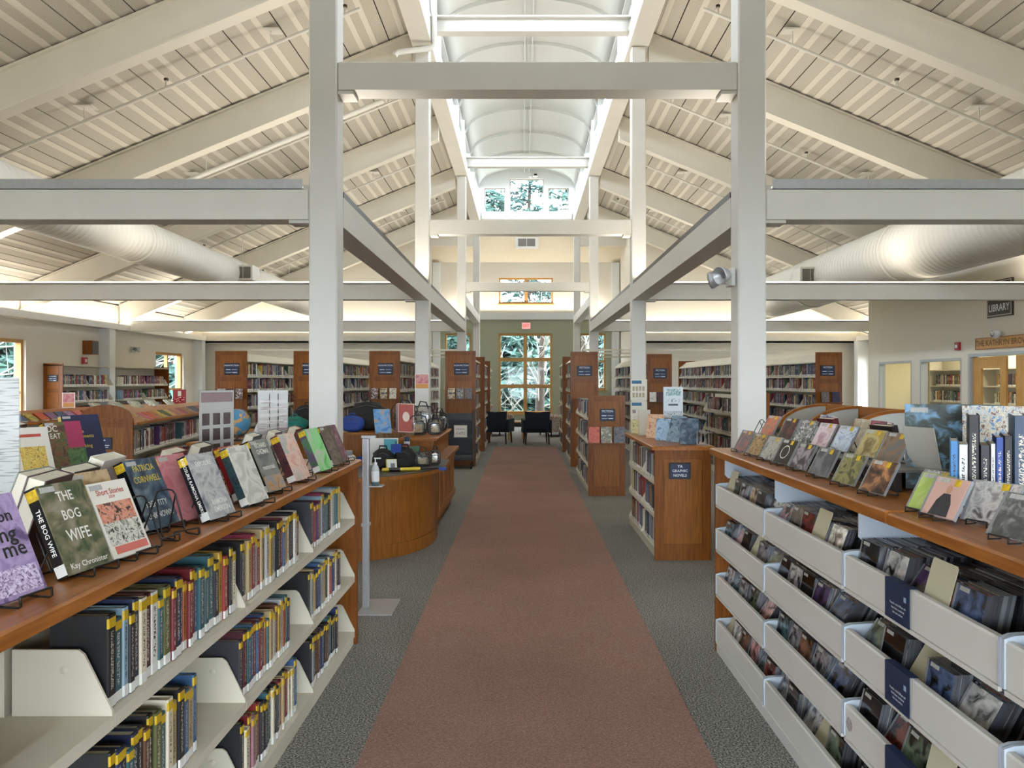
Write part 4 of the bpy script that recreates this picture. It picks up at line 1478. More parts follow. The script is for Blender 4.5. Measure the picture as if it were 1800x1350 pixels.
YL = mat('title_yellow', '#cdb648', .45)
RD_ = mat('title_red', '#b04434', .5)
DK = mat('title_dark', '#1b1b1e', .5)
BLK = mat('spine_black', '#17181b', .25)
ZT1 = 1.119
YW = math.radians(80)
TLT = math.radians(24)
A = art
D = display
D('lilac romance novel cover at the left edge of the shelf top', -1.085, 1.655, ZT1, YW, TLT, .155, .235, .028, A('c_lilac', '#8d78a6', '#a893b9', '#5c4a72', 10), mat('sp_lilac', '#7c6a96', .3),
  (('ion', .04, .03, .78, DK, 1), ('ing', .05, .02, .60, DK, 1), ('me', .05, .03, .45, DK, 1)), lab='lilac romance novel', blocks=((.05, .95, .04, .28, A('c_lilac2', '#4a3a60', '#b9a4c4', '#d9cfe0', 60, seed=2)),))
D('mottled green and brown novel with white block title', -1.075, 1.915, ZT1, YW, TLT, .152, .232, .034, A('c_bog', '#3a4a30', '#6f6a50', '#8d8675', 9, seed=3), BLK,
  (('THE', .036, .0, .84, WH, .8), ('BOG', .036, .0, .63, WH, .8), ('WIFE', .042, .0, .40, WH, .8), ('Kay Chronister', .02, .0, .08, WH, 1)), lab='mottled green and brown novel', spine_text=('THE BOG WIFE', .018, WH))
D('tan leafy novel standing behind the short story anthology', -1.125, 2.13, ZT1, YW, TLT, .152, .234, .03, A('c_tan', '#a98a62', '#c5ab83', '#7d6647', 8, seed=4), mat('sp_tan', '#a58a60', .3), lab='tan leafy novel')
D('cream short story anthology with red title and flowers', -1.055, 2.08, ZT1, YW, TLT, .15, .212, .03, mat('c_short', '#dcd8cc', .3), mat('sp_short', '#8f9a8c', .3),
  (('Short Stories', .022, .0, .86, RD_, .9), ('2024', .012, .0, .79, RD_, 1)), lab='cream short story anthology',
  blocks=((.06, .94, .46, .72, A('c_flow', '#b8604c', '#d99a82', '#3a2a26', 26, seed=5)), (.06, .94, .16, .46, A('c_flow2', '#2e332c', '#dcd8cc', '#6a7364', 30, seed=6)), (.12, .95, .05, .15, mat('c_coral', '#cc6f62', .3))))
D('dark thriller with yellow author name in block capitals', -1.15, 2.47, ZT1, YW, TLT, .155, .236, .038, A('c_ident', '#1d2a3c', '#3c5468', '#6f7d86', 7, seed=7), BLK,
  (('PATRICIA', .03, 0, .86, YL, .8), ('CORNWELL', .03, 0, .70, YL, .78), ('IDENTITY', .028, .0, .34, WH, .85), ('UNKNOWN', .028, 0, .18, WH, .8)), lab='dark thriller')
D('rose pink novel behind the grey exposure novel', -1.12, 2.62, ZT1, YW, TLT, .15, .235, .034, A('c_rose', '#b5686c', '#c98488', '#a85a60', 5, seed=8), mat('sp_rose', '#a4585e', .3), lab='rose pink novel')
D('silvery grey novel with white spine lettering on black', -1.035, 2.655, ZT1, YW, TLT, .155, .236, .036, A('c_expo', '#8d8f94', '#b9b9b6', '#6a6f78', 6, seed=9), BLK,
  (('EXPOSURE', .024, 0, .84, WH, .8), ('RAMONA', .026, .01, .24, WH, .8), ('EMERSON', .026, .01, .13, WH, .8)), lab='silvery grey novel', spine_text=('EXPOSURE RAMONA EMERSON', .016, WH))
D('pale silver novel in crinkled plastic with dark teal spine', -1.02, 2.97, ZT1, YW, TLT, .15, .235, .036, A('c_silv', '#b3b2a8', '#d2d0c6', '#8e8d84', 6, seed=10), A('sp_teal', '#20343a', '#2c4a50', '#16242a', 20), lab='pale silver novel')
D('red and cream novel behind the pale silver one', -1.10, 3.09, ZT1, YW, TLT, .15, .225, .028, A('c_redc', '#9e2226', '#b83a34', '#d5cbb8', 9, seed=11), mat('sp_red', '#8e1e24', .3), lab='red and cream novel')
D('grey horror novel titled in white with misty landscape', -1.05, 3.29, ZT1, YW, TLT, .155, .236, .04, A('c_mem', '#565a58', '#767a76', '#8a8478', 6, seed=12), BLK,
  (('RICHARD', .03, 0, .88, WH, .75), ('CHIZMAR', .03, 0, .76, WH, .75), ('memorials', .03, 0, .46, WH, .8)), lab='grey horror novel', blocks=((0, 1, .02, .3, A('c_mem2', '#4a4640', '#b98d58', '#8a8c94', 8, seed=13)),))
D('peach and pink swirled novel with dark spine', -1.045, 3.66, ZT1, YW, TLT, .152, .235, .044, A('c_peach', '#c99a8a', '#d9b9a8', '#a8a8a0', 7, seed=14), A('sp_mar', '#3a2026', '#5a2a30', '#241418', 20), lab='peach and pink novel')
D('pastel confetti-coloured novel beside the peach one', -1.10, 3.80, ZT1, YW, TLT, .15, .225, .03, A('c_conf', '#d9a08a', '#d8cf9a', '#a8c0b4', 12, seed=15), mat('sp_conf', '#c08a80', .3), lab='pastel novel')
D('bright green and grey novel with purple spine', -1.035, 4.06, ZT1, YW, TLT, .155, .236, .042, A('c_green', '#3fa04a', '#7fc87c', '#b5b3ab', 5, seed=16), A('sp_gp', '#2f6a3a', '#6a4a72', '#3f8a48', 6), lab='bright green novel')
D('dark brown novel near the far end of the shelf top', -1.04, 4.35, ZT1, YW, TLT, .15, .23, .04, A('c_brn', '#2c2622', '#4a4038', '#6a5c50', 12, seed=17), mat('sp_brn', '#241c18', .3), lab='dark brown novel')
D('slim plum-coloured novel at the far end of the shelf top', -1.06, 4.56, ZT1, YW, TLT, .13, .225, .028, A('c_plum', '#4a2436', '#6a3a50', '#8a6a70', 12, seed=18), mat('sp_plum', '#5a2a40', .3), lab='slim plum-coloured novel')
easel(-1.07, 2.25, ZT1, YW, 'empty black wire easel left of the dark thriller')
easel(-1.06, 2.36, ZT1, math.radians(60), 'empty black wire easel in front of the dark thriller')
D('large maroon hardback seen from the back at the left edge', -1.30, 1.95, ZT1, -YW, .3, .17, .245, .045, mat('c_maroon', '#3a1620', .35), mat('sp_maroon', '#3a1620', .35), lab='large maroon hardback')
for k, (y, h, c) in enumerate(((2.12, .24, '#8a948a'), (2.28, .235, '#30302e'), (2.46, .25, '#d5d3ca'), (2.9, .23, '#7d2f2f'), (3.2, .225, '#2c2c30'), (3.75, .23, '#2f5a68'), (4.15, .22, '#5a5a60'), (4.45, .22, '#8a4030'))):
    D('book facing away on the back row, %s from left of shelf top' % ORD[k + 1], -1.44 + .02 * (k % 2), y, ZT1, -YW - .1, .36, .155, h, .045, mat('back_cover_%d' % k, c, .35), mat('back_spine_%d' % k, c, .35), stickers=False, lab='%s book facing away on the back row' % ORD[k + 1])
# cookbooks on the unit behind
D('white cookbook with pasta dish on the cover', -2.40, 3.79, ZT1, math.radians(62), .34, .19, .25, .025, mat('c_pasta', '#d3cec2', .3), mat('sp_orng', '#c07a2c', .3), lab='white pasta cookbook',
  blocks=((.2, .85, .12, .6, A('c_pasta2', '#b98a3c', '#d9c46a', '#8a6a3a', 40, seed=20)), (.2, .8, .8, .86, RD_)), group='cookbooks shown face out')
D('cookbook with black spine and pink and green cover', -2.40, 4.08, ZT1, math.radians(62), .34, .2, .265, .035, A('c_dcm', '#4a3a30', '#7a5a3c', '#3f5a34', 14, seed=21), BLK, (('DC', .05, -.06, .85, WH, .8), ('EAT', .04, -.05, .7, WH, .8)), lab='pink and green cookbook',
  blocks=((.55, 1, .45, 1, mat('c_hotpink', '#9c3458', .3)), (.5, 1, .02, .42, A('c_grn2', '#3c5a34', '#55764a', '#2f4528', 12))), group='cookbooks shown face out')
D('navy baking book with yellow title', -2.46, 4.36, ZT1, math.radians(62), .34, .22, .29, .03, mat('c_navyb', '#22284a', .3), mat('sp_navyb', '#22284a', .3),
  (('The', .028, -.02, .66, YL, 1), ('Elements', .028, .01, .56, YL, .9), ('of', .028, -.03, .46, YL, 1), ('Baking', .028, .0, .36, YL, 1)), lab='navy baking book', group='cookbooks shown face out')
for k, y in enumerate((3.75, 3.95)):
    D('maroon cookbook facing away, %s from left' % ORD[k + 1], -2.72, y, ZT1, -math.radians(70), .34, .18, .27, .04, mat('c_cookback', '#4a1a22', .35), mat('c_cookback', '#4a1a22', .35), stickers=False, lab='%s maroon cookbook facing away' % ORD[k + 1], group='cookbooks shown face out')

# acrylic sign holders
M_ACR = glass('acrylic', (.95, .96, .96), .006, .05)
def lines_mat(name, base='#d9d6d2', ink='#8d8a88', sc=(1, 1, 34)):
    m = mat(name, base, .85, spec=.1)
    nt = m.node_tree
    tc = nt.nodes.new('ShaderNodeTexCoord')
    mp = nt.nodes.new('ShaderNodeMapping')
    mp.inputs['Scale'].default_value = sc
    n = nt.nodes.new('ShaderNodeTexNoise')
    n.inputs['Scale'].default_value = 2.0
    n.inputs['Detail'].default_value = 0
    r = nt.nodes.new('ShaderNodeValToRGB')
    r.color_ramp.interpolation = 'CONSTANT'
    r.color_ramp.elements[0].color = lin(base)
    r.color_ramp.elements[1].position = .6
    r.color_ramp.elements[1].color = lin(ink)
    nt.links.new(tc.outputs['Object'], mp.inputs[0])
    nt.links.new(mp.outputs[0], n.inputs['Vector'])
    nt.links.new(n.outputs[0], r.inputs[0])
    nt.links.new(r.outputs[0], nt.nodes['Principled BSDF'].inputs['Base Color'])
    return m
def holder(name, label, x, y, z, yaw, w, h, sheet, deco=()):
    t = thing(name, label, 'sign', (x, y, z), yaw, group='acrylic sign holders')
    part(MB().box(-w / 2, w / 2, -.004, -.002, .006, h), 'front_sheet', M_ACR, t)
    part(MB().box(-w / 2, w / 2, .002, .004, .006, h).box(-w / 2, w / 2, -.05, .05, 0, .005), 'stand', M_ACR, t)
    p = part(MB().box(-w / 2 + .004, w / 2 - .004, -.0015, .0015, .008, h - .004), 'printed_sheet', sheet, t)
    for x0, x1, z0, z1, m in deco:
        put('print', MB().box(-w / 2 + x0 * w, -w / 2 + x1 * w, -.0022, -.0016, z0 * h, z1 * h).mesh('print', m), p)
    return t
holder('sign_holder', 'large clear sign holder with a typed list at the left edge', -1.57, 2.15, ZT1, math.radians(20), .28, .495, lines_mat('typed_list', '#c6c3bf', '#9d9a97', sc=(9, 1, 110)))
PH = mat('photo_dark', '#5a4a48', .5, var=.5, vscale=50)
g = [(.08 + .3 * i, .08 + .3 * i + .2, .1 + .17 * j, .1 + .17 * j + .13, PH) for i in range(3) for j in range(4)]
holder('sign_holder', 'clear sign holder with a grid of book covers beside the globe', -1.50, 3.76, ZT1, math.radians(72), .25, .44, mat('sheet_grey', '#c3bfba', .85, spec=.1), g + [(.05, .95, .86, .97, mat('sheet_head', '#8d7474', .5))])
holder('sign_holder', 'clear sign holder with a printed table left of the column', -1.44, 4.42, ZT1, math.radians(58), .22, .43, mat('sheet_grey', '#c3bfba', .85, spec=.1), [(.05, .95, .1 + .09 * k, .15 + .09 * k, lines_mat('table_rows', '#cfc9c4', '#a99a96', (5, 1, 60))) for k in range(9)] + [(.36, .39, .05, .95, PH), (.64, .67, .05, .95, PH)])

# ================================================================== TOP OF THE CD UNIT
RIS = thing('display_riser', 'low grey riser shelf for the second row of CDs', 'riser', (1.42, 3.65, ZT + .004))
wpart(MB().box(1.32, 1.54, 2.75, 4.56, ZT + .075, ZT + .083), 'deck', mat('riser_grey', '#6a6862', .5), RIS)
wpart(MB().box(1.34, 1.36, 2.76, 4.55, ZT + .0045, ZT + .075).box(1.50, 1.52, 2.76, 4.55, ZT + .0045, ZT + .075), 'support', mat('riser_dark', '#2a2826', .6), RIS)
CDE = MB()
for s_ in (-1, 1):
    CDE.tube([(s_ * .03, -.028, .02), (s_ * .03, -.03, .006), (s_ * .03, .008, .005), (s_ * .026, .05, .085), (s_ * .008, .052, .092)], .0024, 6)
    CDE.tube([(s_ * .026, .05, .085), (s_ * .034, .085, .004)], .0024, 6)
CDE.tube([(-.03, -.028, .02), (.03, -.028, .02)], .0024, 6)
CDE.tube([(-.008, .052, .092), (.008, .052, .092)], .0024, 6)
CDE.tube([(-.034, .085, .004), (.034, .085, .004)], .0024, 6)
CDE_ME = CDE.mesh('cd_easel', M_BLACK)
DCASE = mat('clear_case', '#8f9193', .12)
def disp_cd(label, x, y, z, yaw, cover, tilt=.5, sc=1.0, nm='display_cd', blocks=()):
    o = tag(put(nm, CD_DC, None, (x, y, z + .012), (-tilt, 0, yaw)), label + ' on a wire easel', 'CD case', 'CDs shown face out')
    i = put('cover_insert', MB().box(-.0605, .0695, -.0006, .0008, .002, .123).mesh('cover_insert', cover), o)
    for x0, x1, z0, z1, m in blocks:
        put('print', MB().box(-.06 + x0 * .13, -.06 + x1 * .13, -.0012, -.0007, z0 * .122, z1 * .122).mesh('print', m), o)
    put('barcode', CD_BAR2, o)
    put('sticker', CD_YEL2, o)
    tag(put('cd_easel', CDE_ME, None, (x, y, z), (0, 0, yaw)), 'small black wire easel under the ' + label, 'easel', 'small wire easels')
    return o
CD_DC = MB().box(-.071, .071, .0008, .0105, 0, .125).mesh('display_cd', DCASE)
CD_BAR2 = MB().box(-.05, -.005, -.0018, -.0013, .107, .12).mesh('barcode', M_BAR)
CD_YEL2 = MB().box(.018, .04, -.0018, -.0013, .10, .121).mesh('sticker', M_YEL)
YC = -math.radians(80)
front = [(4.30, 'grey CD with red sunset sky', A('d1', '#5a585a', '#7a6668', '#b0605a', 6, seed=1)), (4.05, 'brown and cream crowd-scene CD', A('d2', '#6a4a2c', '#b99a6a', '#3a2c20', 26, seed=2)),
         (3.83, 'pale stone-grey CD', A('d3', '#8d8c84', '#b3b2a8', '#6a6a62', 14, seed=3)), (3.62, 'black CD with a white ring', mat('d4', '#2c2c2e', .15)), (3.40, 'dark grey stage-light CD', A('d5', '#2c2b30', '#3c3a40', '#9a8f96', 9, seed=5)),
         (3.16, 'slate grey seascape CD', A('d6', '#3c3d42', '#55565a', '#77777a', 6, seed=6)), (2.91, 'olive leafy CD', A('d7', '#6a6a3c', '#8f8a5a', '#4a4a2c', 12, seed=7)), (2.67, 'brown CD with reclining figures', A('d8', '#2a201a', '#6a4630', '#c08a5c', 8, seed=8))]
for k, (y, lab, m) in enumerate(front):
    o = disp_cd(lab, 1.205, y, ZT + .004, YC, m)
    if k == 3:
        put('ring', MB().lathe([(.030, .0012), (.034, .0012)], n=32).mesh('ring', WH), o, (.004, 0, .06), (PI / 2, 0, 0))
back = [(4.40, 'orange and red abstract CD', A('e1', '#a85a4a', '#c9785a', '#8a7a70', 7, seed=11)), (4.10, 'dark CD with red animal', A('e2', '#241c1c', '#3a2624', '#7a3a34', 10, seed=12)), (3.86, 'black and white portrait-grid CD', A('e3', '#d8d8d6', '#2a2a2c', '#d8d8d6', 16, seed=13)),
        (3.62, 'pale pink CD', A('e4', '#c9b0b4', '#d9c9cc', '#b08a94', 8, seed=14)), (3.39, 'blue and white church CD', A('e5', '#8d9fb8', '#c9d2dc', '#4a5260', 9, seed=15)), (3.13, 'golden sepia CD', A('e6', '#a8924a', '#c0b07a', '#7a6a3c', 7, seed=16)), (2.94, 'sepia figure CD', A('e7', '#4a443c', '#8a6a50', '#6a6a66', 7, seed=17))]
for k, (y, lab, m) in enumerate(back):
    disp_cd(lab, 1.385, y, ZT + .083, YC, m)
tag(put('cd_easel', CDE_ME, None, (1.36, 4.53, ZT + .083), (0, 0, YC)), 'empty small black wire easel at the far end of the riser', 'easel', 'small wire easels')
near3 = [(2.40, 1.25, 'white and black striped CD', A('f0', '#d2d0ca', '#3a3a3a', '#d2d0ca', 30, seed=21)), (2.32, 1.20, 'lime green CD', A('f1', '#a8c060', '#c0d080', '#98b058', 4, seed=22)), (2.22, 1.19, 'pink CD with a seated figure in black', mat('f2', '#cfa89c', .15)), (2.12, 1.27, 'silver grey CD behind the seated figure', A('f3', '#8a8684', '#c9c5c0', '#5a5254', 12, seed=23))]
for k, (y, x, lab, m) in enumerate(near3):
    o = disp_cd(lab, x, y, ZT, YC if k < 3 else YC + .25, m)
    if k == 2:
        put('figure', MB().prism([(-.034, .004), (.042, .004), (.036, .045), (.02, .074), (-.006, .074), (-.024, .05)], 'y', -.0013, -.0007).mesh('figure', A('f2b', '#2c2c30', '#3a3a40', '#1c1c20', 9)), o)
        put('figure_head', MB().prism([(.007 + .011 * math.cos(a_), .088 + .014 * math.sin(a_)) for a_ in [PI * j / 8 for j in range(16)]], 'y', -.0013, -.0007).mesh('figure_head', mat('f2c', '#b98a70', .3)), o)
disp_cd('dark silver CD at the right edge', 1.205, 1.91, ZT, YC + .05, A('f4', '#4a4a48', '#5a5a58', '#8a8a86', 16, seed=25), tilt=.55)
# back row of books facing the other way
for k, (y, lab, m) in enumerate(((4.25, 'blue and white book on the back row, first from left', A('g1', '#6a8ab0', '#c9d2dc', '#3a5a80', 9, seed=31)), (3.98, 'deep red book cover seen from behind on the back row', mat('g2', '#5a1420', .4)), (3.80, 'cream book on the back row beside the deep red one', A('g3', '#cfc6ac', '#b9a88a', '#d9d2bc', 9, seed=32)),
                                 (3.62, 'pink and charcoal novel on the back row', A('g4', '#3c3c40', '#b8586a', '#5a5a60', 6, seed=33)), (3.36, 'black-spined book open towards the carrels', mat('g5', '#241c1a', .4)), (3.12, 'plum novel on the back row', A('g6', '#5a2a44', '#8a4a64', '#2c2024', 9, seed=34)), (2.95, 'sepia book on the back row nearest the records', A('g7', '#8a7a64', '#c9c0ae', '#5a5044', 9, seed=35)))):
    face_book('display_book', lab, (1.63, y, ZT + .006), YC - .15 if k not in (1, 4) else PI + YC, .22, .15, .215, .032, m, 'back row books on the CD unit')
# records and tall books
for lab, x, y, yaw, tilt, m in (('large record sleeve with blue sky and dark trees', 1.57, 2.80, -math.radians(22), .14, A('h1', '#141c1c', '#2c4038', '#6f9cc0', 9, seed=43)), ('record sleeve with a colourful crowd and yellow edge', 1.66, 2.58, -math.radians(22), .12, A('h2', '#3f6f9c', '#c9c0a8', '#5a3230', 40, seed=42))):
    o = tag(put('record_sleeve', MB().box(-.158, .158, 0, .006, 0, .316).mesh('record_sleeve', m), None, (x, y, ZT + .004), (-tilt, 0, yaw)), lab, 'record', 'records on the CD unit')
    put('barcode', MB().box(-.14, -.08, -.001, 0, .285, .303).mesh('barcode', M_BAR), o)
tag(put('leaning_board', MB().box(-.06, .06, 0, .006, 0, .24).mesh('leaning_board', mat('board_grey', '#b3b0a6', .5))), 'grey cardboard leaning against the sepia CD', 'board')
bpy.data.objects['leaning_board'].location = (1.50, 2.84, ZT + .004)
bpy.data.objects['leaning_board'].rotation_euler = (.3, 0, -math.radians(60))
spn = [('blue and white spine', '#3f7ab0', .022, .22), ('white spine', '#d6d6d2', .024, .21), ('black spine with doo wop title', '#17181c', .03, .30), ('black block spine', '#26262a', .026, .21), ('slim white spine', '#d0d0cc', .012, .215), ('royal blue spine', '#22438c', .02, .235), ('black album spine', '#1b1b1f', .022, .24), ('grey-blue spine', '#3c4c62', .04, .30), ('bright blue spine', '#2f6fc0', .03, .19)]
ux, uy = math.cos(-.5), math.sin(-.5)
px_, py_ = 1.30, 2.34
for k, (lab, c, t_, h_) in enumerate(spn):
    px_ += ux * (t_ / 2)
    py_ += uy * (t_ / 2)
    o = put('music_book', U_COV, None, (px_, py_, ZT + .001), (0, 0, -.5), (t_, .2, h_))
    o.color = lin(c)
    tag(o, 'music book with %s standing by the records' % lab, 'book', 'music books on the CD unit')
    put('page_block', U_PAG, o)
    if k == 2:
        put('spine_label', U_LAB, o)
    px_ += ux * (t_ / 2 + .001)
    py_ += uy * (t_ / 2 + .001)

t = thing('plastic_bag', 'crumpled white plastic bag behind the printed table sign', 'bag', (-1.52, 4.5, ZT1), .3)
part(MB().lathe([(0, 0), (.075, .004), (.085, .05), (.07, .14), (.045, .22), (.015, .27), (.03, .30), (.012, .31)], n=14), 'bag', mat('bag_white', '#c6c3cc', .35, bump=.6, bscale=25), t)
part(MB().tube([(-.012, 0, .28), (-.03, 0, .33), (0, 0, .345), (.03, 0, .33), (.012, 0, .28)], .004, 5), 'handle', mat('bag_white', '#c6c3cc', .35), t)
# ================================================================== CIRCULATION DESK
M_DESK = wood('desk_cherry', '#9c6228', '#824e1c', 'z', .4)
M_LAM = mat('dark_laminate', '#3c3a3a', .35, var=.15, vscale=120)
CD = thing('circulation_desk', 'curved cherry circulation desk with dark laminate top left of the aisle', 'desk', (-1.75, 8.2, 0))
cx0, cy0 = -1.60, 7.70
def arcpts(rx, ry, a0, a1, n):
    return [(cx0 + rx * math.cos(a0 + (a1 - a0) * k / n), cy0 + ry * math.sin(a0 + (a1 - a0) * k / n)) for k in range(n + 1)]
ARC = (-PI, 0.0)
wpart(MB().prism(arcpts(.70, .90, *ARC, 40) + [(-.9, 7.95), (-2.3, 7.95)], 'z', .12, .725, smooth=True), 'curved_front', M_DESK, CD)
wpart(MB().prism(arcpts(.71, .91, *ARC, 40) + [(-.89, 7.95), (-2.31, 7.95)], 'z', 0, .12, smooth=True), 'plinth', M_DESK, CD)
wpart(MB().prism(arcpts(.83, 1.08, *ARC, 48) + [(-.79, 8.235), (-2.43, 8.235)], 'z', .725, .76, smooth=True), 'wood_edge', M_DESK, CD)
wpart(MB().prism(arcpts(.822, 1.072, *ARC, 48) + [(-.797, 8.233), (-2.422, 8.233)], 'z', .7605, .766), 'laminate_top', M_LAM, CD)
# block along the aisle: framed panels below a ledge, transaction counter above
wpart(MB().box(-1.3, -.92, 8.26, 10.19, .10, .70), 'cabinet_block', M_DESK, CD)
wpart(MB().box(-1.3, -.96, 8.28, 10.17, 0, .10), 'toe_kick', M_WOOD, CD)
for k in range(4):
    y = 8.30 + k * .475
    wpart(MB().box(-.919, -.902, y, y + .06, .12, .69), 'stile', M_DESK, CD)
wpart(MB().box(-.919, -.904, 8.28, 10.19, .62, .69).box(-.919, -.904, 8.28, 10.19, .12, .2), 'rail', M_DESK, CD)
wpart(MB().rbox(-1.32, -.86, 8.24, 10.24, .70, .74, .006), 'ledge', M_DESK, CD)
wpart(MB().box(-1.36, -.99, 8.5, 10.15, .741, .945), 'upper_block', M_DESK, CD)
wpart(MB().rbox(-1.38, -.95, 8.46, 10.19, .945, .97, .005), 'transaction_top', M_WTOP, CD)
wpart(MB().box(-3.6, -1.385, 9.45, 10.15, 0, .945), 'rear_counter', M_DESK, CD)
wpart(MB().rbox(-3.65, -1.385, 9.38, 10.19, .945, .97, .005), 'rear_top', M_WTOPX, CD)
wpart(MB().box(-1.28, -.93, 8.0, 8.22, 0, .724), 'desk_leg_panel', M_WOOD, CD)
ZD, ZC = .767, .971

# side table carrying the globe
GT = thing('globe_stand_table', 'small cherry table under the globe', 'table', (-3.2, 8.65, 0))
wpart(MB().rbox(-3.65, -2.75, 8.3, 9.0, .90, .935, .006), 'top', M_WTOPX, GT)
for x in (-3.6, -2.85):
    for y in (8.34, 8.9):
        wpart(MB().box(x, x + .055, y, y + .055, 0, .90), 'leg', M_WOOD, GT)
wpart(MB().box(-3.6, -2.8, 8.36, 8.38, .80, .90), 'apron', M_WOOD, GT)
GL = thing('globe', 'blue world globe on a dark stand behind the near bookcase', 'globe', (-3.21, 8.6, .9355))
m = bpy.data.materials.new('globe_map')
m.use_nodes = True
nt = m.node_tree
tc = nt.nodes.new('ShaderNodeTexCoord')
n_ = nt.nodes.new('ShaderNodeTexNoise')
n_.inputs['Scale'].default_value = 9.0
n_.inputs['Detail'].default_value = 6
r = nt.nodes.new('ShaderNodeValToRGB')
e = r.color_ramp.elements
e[0].position, e[0].color = .0, lin('#4e93bb')
e[1].position, e[1].color = 1.0, lin('#b8a07a')
r.color_ramp.interpolation = 'CONSTANT'
for p_, c_ in ((.54, '#d09a5a'), (.60, '#c9b27c'), (.66, '#c58070')):
    k = e.new(p_)
    k.color = lin(c_)
nt.links.new(tc.outputs['Object'], n_.inputs['Vector'])
nt.links.new(n_.outputs[0], r.inputs[0])
nt.links.new(r.outputs[0], nt.nodes['Principled BSDF'].inputs['Base Color'])
nt.nodes['Principled BSDF'].inputs['Roughness'].default_value = .3
R_ = .152
part(MB().lathe([(R_ * math.sin(PI * k / 24), -R_ * math.cos(PI * k / 24)) for k in range(25)], (0, 0, .05 + R_), 32), 'ball', m, GL)
part(MB().lathe([(.0, .016), (.05, .014), (.10, .004), (.105, 0)], n=24).lathe([(.015, .01), (.012, .045)], n=12), 'base', M_BLACK, GL)
part(MB().tube([(.0 + (R_ + .012) * math.sin(a) * .92, 0, .05 + R_ - (R_ + .012) * math.cos(a)) for a in [0.1 + 2.75 * k / 20 for k in range(21)]], .005, 6), 'meridian_arm', mat('grey_arm', '#5a5a5c', .3, .6), GL)

# bags
M_BLKF = mat('black_nylon', '#101011', .7, bump=.4, bscale=60)
M_BLUF = mat('royal_blue_nylon', '#1d3f8e', .6, bump=.3, bscale=60)
M_TEAL = mat('teal_nylon', '#117a70', .6, bump=.3, bscale=60)
M_CLR = glass('clear_vinyl', (.88, .89, .89), .08, .15)
M_ORG = art('craft_card', '#d07a4a', '#cfc8a8', '#7a8a5a', 26)
def bag(name, label, loc, rz, r, m, strap=True, seed=0, group='bags on the circulation desk', front=True):
    t = thing(name, label, 'bag', loc, rz, group=group)
    part(MB().blob((0, 0, r[2]), r, .10, seed), 'body', m, t)
    if front:
        part(MB().blob((0, -r[1] * .92, r[2] * .62), (r[0] * .72, r[1] * .28, r[2] * .5), .10, seed + 5, 14, 9), 'pocket', m, t)
    if strap:
        part(MB().tube([(-.04, 0, 2 * r[2] - .02), (-.03, -.01, 2 * r[2] + .03), (.03, -.01, 2 * r[2] + .03), (.04, 0, 2 * r[2] - .02)], .008, 6), 'carry_loop', m, t)
        part(MB().tube([(-r[0] * .6, -r[1] * .8, 2 * r[2] - .06), (0, -r[1] * 1.05, 2 * r[2] - .03), (r[0] * .6, -r[1] * .8, 2 * r[2] - .06)], .004, 5), 'zip', mat('zip_grey', '#47484a', .4), t)
    return t
bag('backpack', 'large black backpack lying on the rear counter', (-1.98, 9.78, ZC), .1, (.24, .15, .18), M_BLKF, seed=3)
bag('lunch_bag', 'royal blue insulated bag beside the large black backpack', (-2.12, 9.52, ZC), .05, (.15, .08, .10), M_BLUF, seed=8)
bag('duffel_bag', 'teal bag on the rear counter left of the nearest column', (-2.90, 9.72, ZC), 0, (.16, .12, .09), M_TEAL, seed=9)
bag('backpack', 'black bag leaning behind the teal bag', (-2.80, 9.98, ZC), 0, (.18, .10, .16), M_BLKF, seed=10)
bag('tote_bag', 'floppy black tote bag on the curved desk, left one', (-1.33, 7.28, ZD), .1, (.10, .065, .095), M_BLKF, seed=12, group='black totes on the curved desk')
bag('tote_bag', 'floppy black tote bag on the curved desk, right one', (-1.13, 7.32, ZD), -.1, (.105, .065, .10), M_BLKF, seed=14, group='black totes on the curved desk')
def clearbag(label, loc, rz, r, seed):
    t = thing('clear_backpack', label, 'bag', loc, rz, group='clear vinyl bags')
    part(MB().blob((0, 0, r[2]), r, .06, seed, p=4.2), 'body', M_CLR, t)
    ring = [(r[0] * 1.0 * math.copysign(abs(math.cos(a)) ** .5, math.cos(a)), -r[1] * .6, r[2] + r[2] * .97 * math.copysign(abs(math.sin(a)) ** .5, math.sin(a))) for a in [2 * PI * (k + .5) / 24 for k in range(24)]]
    part(MB().tube(ring, .007, 6, closed=True), 'piping', M_BLACK, t)
    ring = [(x * .7, -r[1] * .98, (z - r[2]) * .6 + r[2] * .8) for x, y, z in ring]
    part(MB().tube(ring, .005, 6, closed=True), 'pocket_piping', M_BLACK, t)
    part(MB().box(-r[0] * .5, r[0] * .45, -r[1] * .5, -r[1] * .5 + .004, r[2] * .25, r[2] * 1.1), 'contents_card', M_ORG, t)
    part(MB().blob((0, .015, r[2] * .75), (r[0] * .8, r[1] * .4, r[2] * .7), .25, seed + 3, 12, 8, p=3.5), 'contents', art('bag_contents', '#5a5c5c', '#a3a49e', '#2c2e2e', 9, .7), t)
    part(MB().tube([(-r[0] * .4, 0, 2 * r[2] - .03), (-r[0] * .2, -.02, 2 * r[2] + .05), (r[0] * .3, -.02, 2 * r[2] + .04), (r[0] * .5, 0, 2 * r[2] - .04)], .009, 6), 'strap', M_BLACK, t)
clearbag('clear vinyl backpack with black piping, front left on the counter', (-1.24, 9.0, ZC), .35, (.10, .07, .115), 21)
clearbag('clear vinyl backpack with black straps, nearest the aisle on the counter', (-1.05, 9.1, ZC), .2, (.085, .06, .095), 22)
clearbag('tall clear vinyl backpack standing behind the others on the counter', (-1.24, 9.45, ZC), .1, (.14, .08, .165), 23)
clearbag('clear vinyl backpack at the back corner of the counter', (-1.06, 9.75, ZC), -.2, (.11, .07, .12), 24)
clearbag('clear vinyl bag piled at the back of the rear counter', (-1.52, 9.8, ZC), .2, (.17, .10, .17), 25)
